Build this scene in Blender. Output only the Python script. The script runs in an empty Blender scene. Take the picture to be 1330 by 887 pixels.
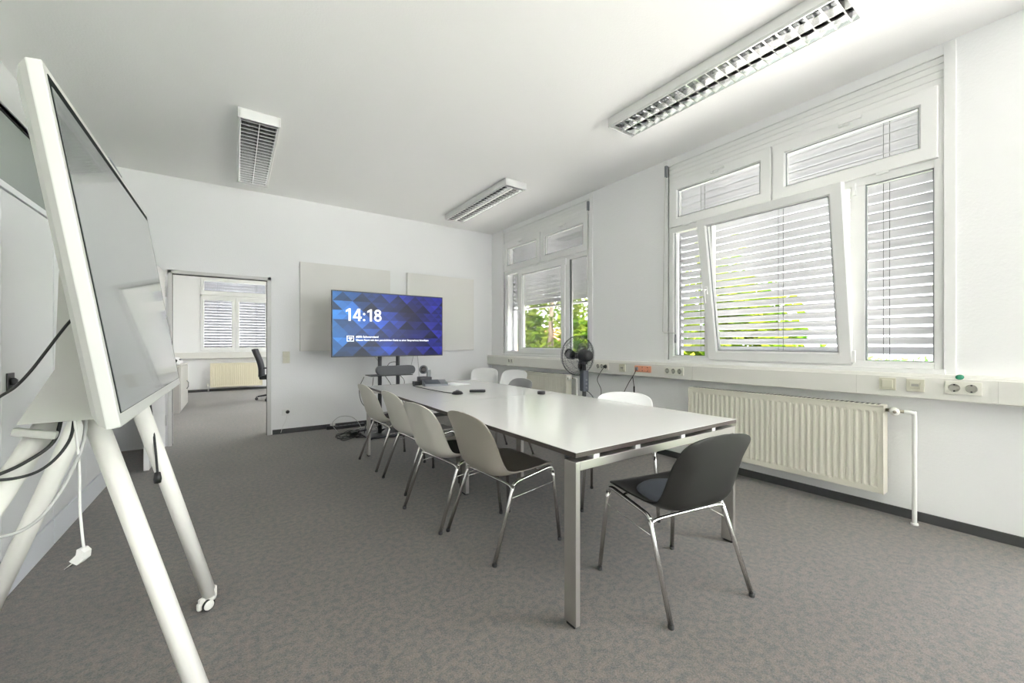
import bpy, bmesh, math, random
from mathutils import Vector, Matrix
random.seed(7)
PI = math.pi
R = math.radians
scn = bpy.context.scene
COL = scn.collection

# ------------------------------------------------------------------ materials
def nt(name):
    m = bpy.data.materials.new(name); m.use_nodes = True
    return m, m.node_tree.nodes, m.node_tree.links, m.node_tree.nodes['Principled BSDF']

def pmat(name, col, rough=.5, metal=0., var=.04, scale=8., bump=0., bscale=60., coat=0., spec=.5, emit=None, estr=0.):
    """principled material with a faint noise variation of the colour and an optional bump"""
    m, N, L, b = nt(name)
    b.inputs['Roughness'].default_value = rough
    b.inputs['Metallic'].default_value = metal
    b.inputs['Specular IOR Level'].default_value = spec
    b.inputs['Coat Weight'].default_value = coat
    tc = N.new('ShaderNodeTexCoord')
    no = N.new('ShaderNodeTexNoise'); no.inputs['Scale'].default_value = scale; no.inputs['Detail'].default_value = 3
    L.new(tc.outputs['Object'], no.inputs['Vector'])
    mx = N.new('ShaderNodeMix'); mx.data_type = 'RGBA'
    c0 = [max(0, c*(1-var)) for c in col]; c1 = [min(1, c*(1+var)) for c in col]
    mx.inputs['A'].default_value = (*c0, 1); mx.inputs['B'].default_value = (*c1, 1)
    L.new(no.outputs['Fac'], mx.inputs['Factor']); L.new(mx.outputs['Result'], b.inputs['Base Color'])
    if bump:
        n2 = N.new('ShaderNodeTexNoise'); n2.inputs['Scale'].default_value = bscale; n2.inputs['Detail'].default_value = 4
        L.new(tc.outputs['Object'], n2.inputs['Vector'])
        bp = N.new('ShaderNodeBump'); bp.inputs['Strength'].default_value = bump; bp.inputs['Distance'].default_value = .004
        L.new(n2.outputs['Fac'], bp.inputs['Height']); L.new(bp.outputs['Normal'], b.inputs['Normal'])
    if emit:
        b.inputs['Emission Color'].default_value = (*emit, 1); b.inputs['Emission Strength'].default_value = estr
    return m

def carpet_mat():
    m, N, L, b = nt('carpet_wool')
    b.inputs['Roughness'].default_value = .95; b.inputs['Specular IOR Level'].default_value = .1
    b.inputs['Sheen Weight'].default_value = .25; b.inputs['Sheen Roughness'].default_value = .6
    tc = N.new('ShaderNodeTexCoord')
    a = N.new('ShaderNodeTexNoise'); a.inputs['Scale'].default_value = 170; a.inputs['Detail'].default_value = 3; a.inputs['Roughness'].default_value = .7
    c = N.new('ShaderNodeTexNoise'); c.inputs['Scale'].default_value = 34; c.inputs['Detail'].default_value = 4; c.inputs['Roughness'].default_value = .65
    d = N.new('ShaderNodeTexNoise'); d.inputs['Scale'].default_value = .9; d.inputs['Detail'].default_value = 2
    for n in (a, c, d): L.new(tc.outputs['Object'], n.inputs['Vector'])
    r1 = N.new('ShaderNodeValToRGB'); e = r1.color_ramp.elements
    e[0].position = .36; e[0].color = (.040, .038, .036, 1); e[1].position = .66; e[1].color = (.25, .230, .213, 1)
    L.new(a.outputs['Fac'], r1.inputs['Fac'])
    r2 = N.new('ShaderNodeValToRGB'); e = r2.color_ramp.elements
    e[0].position = .38; e[0].color = (.062, .072, .070, 1); e[1].position = .60; e[1].color = (.172, .135, .114, 1)
    L.new(c.outputs['Fac'], r2.inputs['Fac'])
    mx = N.new('ShaderNodeMix'); mx.data_type = 'RGBA'; mx.inputs['Factor'].default_value = .6
    L.new(r1.outputs['Color'], mx.inputs['A']); L.new(r2.outputs['Color'], mx.inputs['B'])
    r3 = N.new('ShaderNodeMapRange'); r3.inputs['From Min'].default_value = .3; r3.inputs['From Max'].default_value = .7
    r3.inputs['To Min'].default_value = .9; r3.inputs['To Max'].default_value = 1.1
    L.new(d.outputs['Fac'], r3.inputs['Value'])
    mm = N.new('ShaderNodeMix'); mm.data_type = 'RGBA'; mm.blend_type = 'MULTIPLY'; mm.inputs['Factor'].default_value = 1
    L.new(mx.outputs['Result'], mm.inputs['A']); L.new(r3.outputs['Result'], mm.inputs['B'])
    L.new(mm.outputs['Result'], b.inputs['Base Color'])
    bp = N.new('ShaderNodeBump'); bp.inputs['Strength'].default_value = .5; bp.inputs['Distance'].default_value = .004
    L.new(a.outputs['Fac'], bp.inputs['Height']); L.new(bp.outputs['Normal'], b.inputs['Normal'])
    return m

def glass_mat(name, tint=(1, 1, 1), gloss=1.):
    """thin window glass: lets light straight through and mirrors by Fresnel"""
    m = bpy.data.materials.new(name); m.use_nodes = True
    N, L = m.node_tree.nodes, m.node_tree.links; N.clear()
    o = N.new('ShaderNodeOutputMaterial'); t = N.new('ShaderNodeBsdfTransparent'); t.inputs[0].default_value = (*tint, 1)
    g = N.new('ShaderNodeBsdfGlossy'); g.inputs['Roughness'].default_value = .02
    f = N.new('ShaderNodeFresnel'); f.inputs['IOR'].default_value = 1.45
    mu = N.new('ShaderNodeMath'); mu.operation = 'MULTIPLY'; mu.inputs[1].default_value = gloss
    L.new(f.outputs[0], mu.inputs[0])
    x = N.new('ShaderNodeMixShader'); L.new(mu.outputs[0], x.inputs[0]); L.new(t.outputs[0], x.inputs[1]); L.new(g.outputs[0], x.inputs[2])
    L.new(x.outputs[0], o.inputs[0])
    return m

def leaf_mat(name, c0, c1):
    m = bpy.data.materials.new(name); m.use_nodes = True
    N, L = m.node_tree.nodes, m.node_tree.links; N.clear()
    o = N.new('ShaderNodeOutputMaterial')
    tc = N.new('ShaderNodeTexCoord'); no = N.new('ShaderNodeTexNoise'); no.inputs['Scale'].default_value = 2.2; no.inputs['Detail'].default_value = 4
    L.new(tc.outputs['Object'], no.inputs['Vector'])
    r = N.new('ShaderNodeValToRGB'); r.color_ramp.elements[0].position = .35; r.color_ramp.elements[1].position = .65
    r.color_ramp.elements[0].color = (*c0, 1); r.color_ramp.elements[1].color = (*c1, 1)
    L.new(no.outputs['Fac'], r.inputs['Fac'])
    d = N.new('ShaderNodeBsdfDiffuse'); t = N.new('ShaderNodeBsdfTranslucent')
    L.new(r.outputs['Color'], d.inputs['Color']); L.new(r.outputs['Color'], t.inputs['Color'])
    x = N.new('ShaderNodeMixShader'); x.inputs[0].default_value = .45
    L.new(d.outputs[0], x.inputs[1]); L.new(t.outputs[0], x.inputs[2]); L.new(x.outputs[0], o.inputs[0])
    return m

def slat_mat():
    m, N, L, b = nt('slat_aluminium')
    b.inputs['Base Color'].default_value = (.72, .72, .73, 1); b.inputs['Roughness'].default_value = .45
    tc = N.new('ShaderNodeTexCoord'); no = N.new('ShaderNodeTexNoise'); no.inputs['Scale'].default_value = 5
    L.new(tc.outputs['Object'], no.inputs['Vector'])
    r = N.new('ShaderNodeValToRGB'); r.color_ramp.elements[0].color = (.43, .43, .445, 1); r.color_ramp.elements[1].color = (.50, .50, .51, 1)
    L.new(no.outputs['Fac'], r.inputs['Fac']); L.new(r.outputs['Color'], b.inputs['Base Color'])
    return m

M = {}
M['carpet'] = carpet_mat()
M['wall'] = pmat('white_wall_paint', (.84, .84, .845), .9, var=.012, scale=1.5, bump=.35, bscale=70, spec=.2)
M['ceiling'] = pmat('ceiling_paint', (.91, .905, .90), .95, var=.012, scale=1.2, bump=.3, bscale=90, spec=.1)
M['pvc'] = pmat('white_pvc', (.80, .80, .795), .32, var=.01, scale=4)
M['duct'] = pmat('duct_plastic', (.74, .73, .69), .4, var=.015, scale=2)
M['duct_joint'] = pmat('duct_joint', (.55, .54, .50), .5, var=.02)
M['base'] = pmat('baseboard_rubber', (.055, .056, .058), .6, var=.1)
M['steel'] = pmat('painted_steel_frame', (.60, .595, .58), .4, var=.02)
M['door'] = pmat('door_laminate', (.80, .80, .80), .35, var=.01)
M['cab'] = pmat('cupboard_laminate', (.76, .77, .775), .28, var=.01, scale=2)
M['cabtrim'] = pmat('cupboard_trim', (.82, .83, .85), .35, var=.01)
M['plinth'] = pmat('cupboard_plinth', (.72, .74, .78), .4, var=.01)
M['gap'] = pmat('dark_gap', (.03, .03, .035), .8, var=.1)
M['seam'] = pmat('seam_grey', (.30, .31, .33), .6, var=.05)
M['lamp'] = pmat('lamp_enamel', (.78, .78, .77), .4, var=.01)
M['louvre'] = pmat('polished_aluminium', (.86, .86, .86), .12, metal=1., var=.02)
M['reflector'] = pmat('lamp_inner_sheet', (.30, .305, .32), .25, metal=1.)
M['tube'] = pmat('lamp_tube_glass', (.88, .88, .86), .2, var=.01)
M['rad'] = pmat('radiator_cream', (.70, .675, .585), .38, var=.015, scale=3)
M['radoff'] = pmat('radiator_yellow_cream', (.76, .70, .53), .38, var=.015, scale=3)
M['pipe'] = pmat('pipe_white', (.78, .78, .76), .4, var=.01)
M['brass'] = pmat('valve_metal', (.30, .27, .22), .35, metal=.8)
M['chrome'] = pmat('chrome', (.80, .79, .77), .24, metal=1., var=.02)
M['shell_cream'] = pmat('chair_cream_plastic', (.66, .635, .58), .42, var=.02)
M['shell_white'] = pmat('chair_white_plastic', (.82, .82, .82), .38, var=.01)
M['shell_taupe'] = pmat('chair_taupe_plastic', (.37, .34, .295), .45, var=.03)
M['shell_grey'] = pmat('chair_grey_plastic', (.34, .34, .34), .5, var=.03)
M['shell_black'] = pmat('chair_black_plastic', (.017, .0165, .015), .5, var=.1)
M['slate_tone'] = pmat('slate_tone', (.075, .085, .105), .55, var=.08)
M['pad_brown'] = pmat('pad_brown', (.16, .12, .10), .8, var=.1, scale=40)
M['pad_black'] = pmat('pad_black', (.02, .018, .016), .8, var=.1, scale=40)
M['rubber'] = pmat('black_rubber', (.02, .02, .02), .6, var=.1)
M['laminate'] = pmat('table_white_laminate', (.70, .695, .68), .17, var=.01, scale=3)
M['edge'] = pmat('table_dark_edge', (.055, .042, .036), .45, var=.1)
M['alu'] = pmat('table_aluminium_paint', (.45, .43, .405), .36, metal=.8, var=.03)
M['black'] = pmat('black_plastic', (.018, .018, .02), .4, var=.1)
M['darkmetal'] = pmat('dark_stand_metal', (.045, .046, .05), .4, metal=.3)
M['fabric'] = pmat('speaker_fabric', (.14, .145, .155), .9, var=.1, scale=120)
M['graybox'] = pmat('grey_device', (.20, .21, .23), .45, var=.05)
M['panel'] = pmat('acoustic_felt', (.765, .75, .725), .95, var=.012, scale=5, bump=.2, bscale=200, spec=.1)
M['switch'] = pmat('switch_cream', (.64, .62, .51), .4, var=.02)
M['socket'] = pmat('socket_cream', (.74, .73, .66), .4, var=.02)
M['socketw'] = pmat('socket_recess', (.40, .39, .35), .5, var=.02)
M['orange'] = pmat('socket_orange', (.85, .42, .27), .45, var=.03)
M['green'] = pmat('sticker_green', (.02, .22, .12), .5, var=.05)
M['dispwhite'] = pmat('display_white_plastic', (.60, .60, .575), .38, var=.01)
M['dispgrey'] = pmat('display_back_plastic', (.45, .45, .425), .45, var=.02)
M['legwhite'] = pmat('stand_leg_paint', (.76, .745, .70), .35, var=.01)
M['screenoff'] = pmat('screen_glass_dark', (.24, .255, .255), .11, var=.03, spec=.8, coat=.3)
M['bezel'] = pmat('screen_bezel_black', (.010, .012, .012), .7, var=.1, spec=.08)
M['cord'] = pmat('cord_black', (.012, .012, .013), .5, var=.1)
M['cordgrey'] = pmat('cord_grey', (.42, .42, .41), .5, var=.05)
M['cordwhite'] = pmat('cord_white', (.75, .74, .72), .45, var=.02)
M['paper'] = pmat('paper_white', (.85, .85, .85), .8, var=.01)
M['cream'] = pmat('cream_board', (.78, .72, .53), .7, var=.03)
M['glass'] = glass_mat('window_glass', tint=(.80, .80, .80), gloss=.6)
M['partglass'] = glass_mat('partition_glass', tint=(.80, .85, .83), gloss=1.)
def film_mat():
    # window with a grey translucent film stuck on it
    m = M['partglass']; N, L = m.node_tree.nodes, m.node_tree.links
    o = [n for n in N if n.type == 'OUTPUT_MATERIAL'][0]; src = o.inputs[0].links[0].from_socket
    d = N.new('ShaderNodeBsdfDiffuse'); tc = N.new('ShaderNodeTexCoord'); no = N.new('ShaderNodeTexNoise'); no.inputs['Scale'].default_value = 3
    r = N.new('ShaderNodeValToRGB'); r.color_ramp.elements[0].color = (.58, .62, .60, 1); r.color_ramp.elements[1].color = (.62, .65, .63, 1)
    L.new(tc.outputs['Object'], no.inputs['Vector']); L.new(no.outputs['Fac'], r.inputs['Fac']); L.new(r.outputs['Color'], d.inputs['Color'])
    x = N.new('ShaderNodeMixShader'); x.inputs[0].default_value = .55
    L.new(src, x.inputs[1]); L.new(d.outputs[0], x.inputs[2]); L.new(x.outputs[0], o.inputs[0])
film_mat()
M['slat'] = slat_mat()
M['slatrail'] = pmat('slat_rail', (.36, .36, .38), .5, var=.03)
M['cordthin'] = pmat('ladder_cord', (.10, .10, .10), .7, var=.05)
M['facade'] = pmat('white_facade', (.50, .49, .53), .9, var=.03, scale=.6)
M['rooftile'] = pmat('red_roof_tile', (.48, .17, .09), .8, var=.2, scale=6)
M['facade2'] = pmat('house_plaster', (.80, .78, .72), .9, var=.03)
M['darkwin'] = pmat('house_window', (.08, .10, .12), .1, var=.1)
M['grass'] = pmat('lawn_grass', (.10, .25, .04), .9, var=.3, scale=3, bump=.4, bscale=30)
M['asphalt'] = pmat('yard_paving', (.72, .71, .69), .9, var=.08, scale=1)  # yard colour made pale to bounce daylight up to the ceiling
M['leaf_a'] = leaf_mat('leaf_bright', (.045, .125, .012), (.21, .255, .03))
M['leaf_b'] = leaf_mat('leaf_lime', (.08, .20, .016), (.32, .375, .035))
M['leaf_c'] = leaf_mat('leaf_hedge', (.07, .24, .04), (.18, .42, .08))
M['bark'] = pmat('bark', (.16, .12, .09), .9, var=.2, scale=12, bump=.4)
M['trimgrey'] = pmat('stand_bracket', (.62, .62, .60), .45, var=.02)
M['fabblack'] = pmat('office_chair_fabric', (.03, .03, .033), .85, var=.1, scale=60)
M['greycab'] = pmat('office_cabinet_grey', (.40, .385, .36), .45, var=.02)
M['greycabface'] = pmat('office_cabinet_front', (.50, .49, .455), .45, var=.02)
M['cage'] = pmat('fan_cage_wire', (.10, .10, .11), .35, metal=.5)
M['blade'] = glass_mat('fan_blade_smoke', tint=(.62, .62, .64), gloss=1.)

# ------------------------------------------------------------------ mesh builder
class MB:
    def __init__(s): s.bm = bmesh.new()
    def _mi(s, faces, mi):
        for f in faces: f.material_index = mi
    def box(s, x0, x1, y0, y1, z0, z1, mi=0, bev=0., mat=None):
        r = bmesh.ops.create_cube(s.bm, size=1)
        vs = r['verts']
        for v in vs:
            v.co = Vector((x0+(v.co.x+.5)*(x1-x0), y0+(v.co.y+.5)*(y1-y0), z0+(v.co.z+.5)*(z1-z0)))
        fs = list({f for v in vs for f in v.link_faces})
        s._mi(fs, mi)
        if bev > 0:
            es = list({e for v in vs for e in v.link_edges})
            r = bmesh.ops.bevel(s.bm, geom=es, offset=bev, segments=2, affect='EDGES', profile=.6)
            vs = list({v for f in r['faces'] for v in f.verts} | {v for v in vs if v.is_valid})
            s._mi(r['faces'], mi)
        if mat is not None:
            for v in vs: v.co = mat @ v.co
        return vs
    def poly(s, pts, mi=0):
        vs = [s.bm.verts.new(p) for p in pts]
        f = s.bm.faces.new(vs); f.material_index = mi
        return f
    def prism(s, pts, axis, a, b, mi=0):
        """closed outline (2-D points) extruded along an axis from a to b"""
        def P(p, t):
            if axis == 'x': return (t, p[0], p[1])
            if axis == 'y': return (p[0], t, p[1])
            return (p[0], p[1], t)
        A = [s.bm.verts.new(P(p, a)) for p in pts]; B = [s.bm.verts.new(P(p, b)) for p in pts]
        n = len(pts); fs = [s.bm.faces.new(A), s.bm.faces.new(B[::-1])]
        for i in range(n): fs.append(s.bm.faces.new((A[i], B[i], B[(i+1) % n], A[(i+1) % n])))
        s._mi(fs, mi)
        return A+B
    def tube(s, path, r, seg=10, mi=0, cap=True):
        path = [Vector(p) for p in path]
        rs = r if isinstance(r, (list, tuple)) else [r]*len(path)
        rings = []; prev = None
        for i, p in enumerate(path):
            a = path[max(i-1, 0)]; b = path[min(i+1, len(path)-1)]
            t = (b-a).normalized()
            if prev is None:
                n = t.orthogonal().normalized()
            else:
                n = (prev - t*prev.dot(t))
                n = n.normalized() if n.length > 1e-6 else t.orthogonal().normalized()
            prev = n; bn = t.cross(n)
            rings.append([s.bm.verts.new(p + (n*math.cos(2*PI*k/seg)+bn*math.sin(2*PI*k/seg))*rs[i]) for k in range(seg)])
        fs = []
        for i in range(len(rings)-1):
            for k in range(seg):
                f = s.bm.faces.new((rings[i][k], rings[i][(k+1) % seg], rings[i+1][(k+1) % seg], rings[i+1][k])); f.smooth = True; fs.append(f)
        if cap: fs += [s.bm.faces.new(rings[0][::-1]), s.bm.faces.new(rings[-1])]
        s._mi(fs, mi)
    def lathe(s, prof, c=(0, 0, 0), axis=(0, 0, 1), seg=24, mi=0, smooth=True):
        """profile (radius, height) turned about an axis through c"""
        q = Vector((0, 0, 1)).rotation_difference(Vector(axis).normalized()); c = Vector(c)
        rings = []
        for r, h in prof:
            if r < 1e-6: rings.append([s.bm.verts.new(c + q @ Vector((0, 0, h)))])
            else: rings.append([s.bm.verts.new(c + q @ Vector((r*math.cos(2*PI*k/seg), r*math.sin(2*PI*k/seg), h))) for k in range(seg)])
        fs = []
        for A, B in zip(rings, rings[1:]):
            if len(A) == 1 and len(B) == 1: continue
            for k in range(seg):
                k2 = (k+1) % seg
                if len(A) == 1: f = s.bm.faces.new((A[0], B[k2], B[k]))
                elif len(B) == 1: f = s.bm.faces.new((A[k], A[k2], B[0]))
                else: f = s.bm.faces.new((A[k], A[k2], B[k2], B[k]))
                f.smooth = smooth; fs.append(f)
        if len(rings[0]) > 1: fs.append(s.bm.faces.new(rings[0][::-1]))
        if len(rings[-1]) > 1: fs.append(s.bm.faces.new(rings[-1]))
        s._mi(fs, mi)
    def ring(s, c, axis, rad, r, seg=40, ts=6, mi=0):
        q = Vector((0, 0, 1)).rotation_difference(Vector(axis).normalized()); c = Vector(c)
        g = [[s.bm.verts.new(c + q @ Vector(((rad+r*math.cos(2*PI*j/ts))*math.cos(2*PI*i/seg), (rad+r*math.cos(2*PI*j/ts))*math.sin(2*PI*i/seg), r*math.sin(2*PI*j/ts)))) for j in range(ts)] for i in range(seg)]
        for i in range(seg):
            for j in range(ts):
                f = s.bm.faces.new((g[i][j], g[(i+1) % seg][j], g[(i+1) % seg][(j+1) % ts], g[i][(j+1) % ts])); f.smooth = True; f.material_index = mi
    def grid(s, rows, mi=0, smooth=True):
        g = [[s.bm.verts.new(p) for p in r] for r in rows]
        for i in range(len(g)-1):
            for j in range(len(g[0])-1):
                f = s.bm.faces.new((g[i][j], g[i+1][j], g[i+1][j+1], g[i][j+1])); f.smooth = smooth; f.material_index = mi
    def xform(s, m): bmesh.ops.transform(s.bm, matrix=m, verts=s.bm.verts)

def mesh_obj(name, mb, mats, parent=None, loc=None, mod=None):
    me = bpy.data.meshes.new(name)
    bmesh.ops.recalc_face_normals(mb.bm, faces=mb.bm.faces)
    mb.bm.to_mesh(me); mb.bm.free()
    for m in (mats if isinstance(mats, (list, tuple)) else [mats]): me.materials.append(m)
    o = bpy.data.objects.new(name, me); COL.objects.link(o)
    if parent: o.parent = parent
    if loc: o.location = loc
    return o
obj = mesh_obj

def tag(o, label, cat, group=None, kind=None):
    o['label'] = label; o['category'] = cat
    if group: o['group'] = group
    if kind: o['kind'] = kind
    return o
def thing(name, label, cat, loc=(0, 0, 0), rz=0., group=None):
    o = bpy.data.objects.new(name, None); COL.objects.link(o)
    o.location = loc; o.rotation_euler = (0, 0, rz); o.empty_display_size = .1
    return tag(o, label, cat, group)
def struct(name, mb, mats, label, cat, parent=None):
    o = mesh_obj(name, mb, mats, parent); o['kind'] = 'structure'
    if not parent: tag(o, label, cat)
    return o
def copy_tree(o, parent=None):
    c = o.copy(); COL.objects.link(c)
    if parent:
        c.parent = parent
    for ch in list(o.children): copy_tree(ch, c)
    return c
def smooth_path(pts, n=8):
    """Catmull-Rom through the points"""
    P = [Vector(p) for p in pts]; P = [P[0]*2-P[1]] + P + [P[-1]*2-P[-2]]
    out = []
    for i in range(1, len(P)-2):
        for k in range(n):
            t = k/n
            out.append(.5*((2*P[i]) + (P[i+1]-P[i-1])*t + (2*P[i-1]-5*P[i]+4*P[i+1]-P[i+2])*t*t + (3*P[i]-P[i-1]-3*P[i+1]+P[i+2])*t**3))
    out.append(P[-2]); return out

# ------------------------------------------------------------------ dimensions of the place (metres)
XR, YF, H = 3.822, 6.17, 3.17       # window wall, TV wall, ceiling
XL = -1.34                          # partition behind the cupboards
YB = -6.4                           # the room runs on behind the camera
YO = 12.66                          # window wall of the office next door
XO = -1.22                          # its partition
WT = .28                            # outer wall thickness
WIN = [(3.743, 5.773), (.557, 2.588), (-2.75, -.45), (-6.0, -3.2)]  # last two, unseen behind the camera, are opened wide to let daylight in
WZ0, WZ1 = 1.0, 3.10

# floor, ceiling
b = MB(); b.box(-3.2, XR+.02, YB, YO+.02, -.08, 0); struct('floor', b, M['carpet'], 'mottled grey-brown carpet floor of the meeting room and the office', 'floor')
b = MB(); b.box(-3.2, XR+WT, YB, YO+.3, H, H+.15); struct('ceiling', b, M['ceiling'], 'plain white plastered ceiling above the meeting room', 'ceiling')
# window wall (runs on along the office)
b = MB()
ow = [(YB, None)]
wins = sorted(WIN + [(7.3, 9.3), (10.2, 12.2)])
for (p, q) in ((YB, -6.0), (-3.2, -2.75), (-.45, YO+.3)): b.box(XR, XR+WT, p, q, 0, WZ0)  # unseen openings behind the camera reach the floor for more light
b.box(XR, XR+WT, YB, YO+.3, WZ1, H)
y = YB
for a, c in wins:
    b.box(XR, XR+WT, y, a, WZ0, WZ1); y = c
b.box(XR, XR+WT, y, YO+.3, WZ0, WZ1)
struct('wall_right', b, M['wall'], 'white painted window wall with the radiator and cable duct', 'wall')
# TV wall with the doorway
DX0, DX1, DZ = -.64, .385, 2.05
b = MB(); b.box(-3.2, DX0, YF, YF+.12, 0, H); b.box(DX1, XR, YF, YF+.12, 0, H); b.box(DX0, DX1, YF, YF+.12, DZ, H)
struct('wall_far', b, M['wall'], 'white wall with the doorway and the two felt panels', 'wall')
# partition behind the cupboards, glazed above
GZ0, GZ1, GY0, GY1 = 1.90, 2.88, .6, 6.05
b = MB(); b.box(XL-.1, XL, YB, YF, 0, GZ0); b.box(XL-.1, XL, YB, YF, GZ1, H)
b.box(XL-.1, XL, YB, GY0, GZ0, GZ1); b.box(XL-.1, XL, GY1, YF, GZ0, GZ1)
struct('wall_left', b, M['wall'], 'white partition wall standing behind the tall cupboards', 'wall')
b = MB(); b.box(-3.2, 1.6, YB-.15, YB, 0, H); b.box(3.7, XR+WT, YB-.15, YB, 0, H); b.box(1.6, 3.7, YB-.15, YB, 0, .9); b.box(1.6, 3.7, YB-.15, YB, 3.1, H)  # unseen wall, its opening added so daylight enters from behind
struct('wall_back', b, M['wall'], 'white wall behind the camera with an opening added for daylight', 'wall')
b = MB(); b.box(-3.3, -3.2, YB, YF, 0, H)
struct('wall_corridor', b, M['wall'], 'white corridor wall seen through the glazed strip', 'wall')
g = MB(); g.box(XL-.06, XL+.012, GY0, GY1, GZ1-.0, GZ1+.10); g.box(XL-.06, XL+.012, GY0, GY1, GZ0-.05, GZ0)
g.box(XL-.06, XL+.012, GY0-.05, GY0, GZ0, GZ1); g.box(XL-.06, XL+.012, GY1, GY1+.05, GZ0, GZ1)
w4 = struct('window_4', g, M['pvc'], 'glazed strip above the tall cupboards in a white frame', 'window')
g = MB(); g.box(XL-.035, XL-.029, GY0, GY1, GZ0, GZ1); struct('pane', g, M['partglass'], '', '', w4)
g = MB(); g.box(XL-.04, XL-.024, GY0, GY1, GZ1-.018, GZ1); struct('gasket', g, M['gap'], '', '', w4)
# office walls
b = MB(); b.box(XO-.1, XO, YF+.12, YO, 0, H); struct('wall_office', b, M['wall'], 'white partition wall behind the grey office cabinet', 'wall')
OX0, OX1 = -.705, .765
b = MB(); b.box(XO-.1, OX0, YO, YO+.3, 0, H); b.box(OX1, XR, YO, YO+.3, 0, H); b.box(OX0, OX1, YO, YO+.3, 0, WZ0-.02); b.box(OX0, OX1, YO, YO+.3, 2.93, H)
struct('wall_office_end', b, M['wall'], 'white end wall of the office around its window', 'wall')
# baseboards
def base(name, x0, x1, y0, y1, lab):
    b = MB(); b.box(x0, x1, y0, y1, 0, .062); struct(name, b, M['base'], lab, 'baseboard')
base('baseboard_right', XR-.012, XR, -.45, YF, 'dark grey baseboard under the windows and radiators')
base('baseboard_far', DX1+.03, XR-.012, YF-.012, YF, 'dark grey baseboard below the TV wall')
base('baseboard_left', XL, XL+.012, 4.9, YF-.012, 'dark baseboard in the niche past the cupboards')
base('baseboard_office', XO, XR, YO-.012, YO, 'dark baseboard under the office radiator')
# casing strips beside the windows
k = 1
for (a, c) in WIN[:2]:
    for (p, q) in ((a-.055, a), (c, c+.05)):
        b = MB(); b.box(XR-.009, XR+.03, p, q, WZ0, H-.012, bev=.003)
        struct('trim_%d' % k, b, M['pvc'], ['white casing strip between the fan window and the bare wall piece', 'white casing strip in the corner beside the fan window', 'white casing strip beside the tilted window near the wall end', 'white casing strip behind the crank of the tilted window'][k-1], 'trim'); k += 1

# ------------------------------------------------------------------ windows
def rect_frame(b, y0, y1, z0, z1, iy0, iy1, iz0, iz1, x0, x1, mi=0):
    """frame with mitred corners, a rebate on the room side"""
    O = [(y0, z0), (y1, z0), (y1, z1), (y0, z1)]; I = [(iy0, iz0), (iy1, iz0), (iy1, iz1), (iy0, iz1)]
    ch = .012
    J = [(iy0-ch, iz0-ch), (iy1+ch, iz0-ch), (iy1+ch, iz1+ch), (iy0-ch, iz1+ch)]
    loops = []
    for (L, x) in ((O, x1), (O, x0+.004), ([(O[i][0]+(.004 if i in (0, 3) else -.004), O[i][1]+(.004 if i < 2 else -.004)) for i in range(4)], x0), (J, x0), (I, x0+.014), (I, x1)):
        loops.append([b.bm.verts.new((x, p[0], p[1])) for p in L])
    loops.append(loops[0])
    for A, B in zip(loops, loops[1:]):
        for i in range(4):
            f = b.bm.faces.new((A[i], A[(i+1) % 4], B[(i+1) % 4], B[i])); f.material_index = mi

def handle(b, x, y, z, horiz=False):
    if horiz:
        b.box(x-.014, x, y-.035, y+.035, z-.014, z+.014, bev=.004); b.tube([(x-.01, y+.01, z), (x-.04, y+.01, z)], .009)
        b.box(x-.052, x-.036, y-.115, y+.02, z-.010, z+.010, bev=.005)
    else:
        b.box(x-.014, x, y-.014, y+.014, z-.035, z+.035, bev=.004); b.tube([(x-.01, y, z+.01), (x-.04, y, z+.01)], .009)
        b.box(x-.052, x-.036, y-.010, y+.010, z-.115, z+.02, bev=.005)

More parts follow.
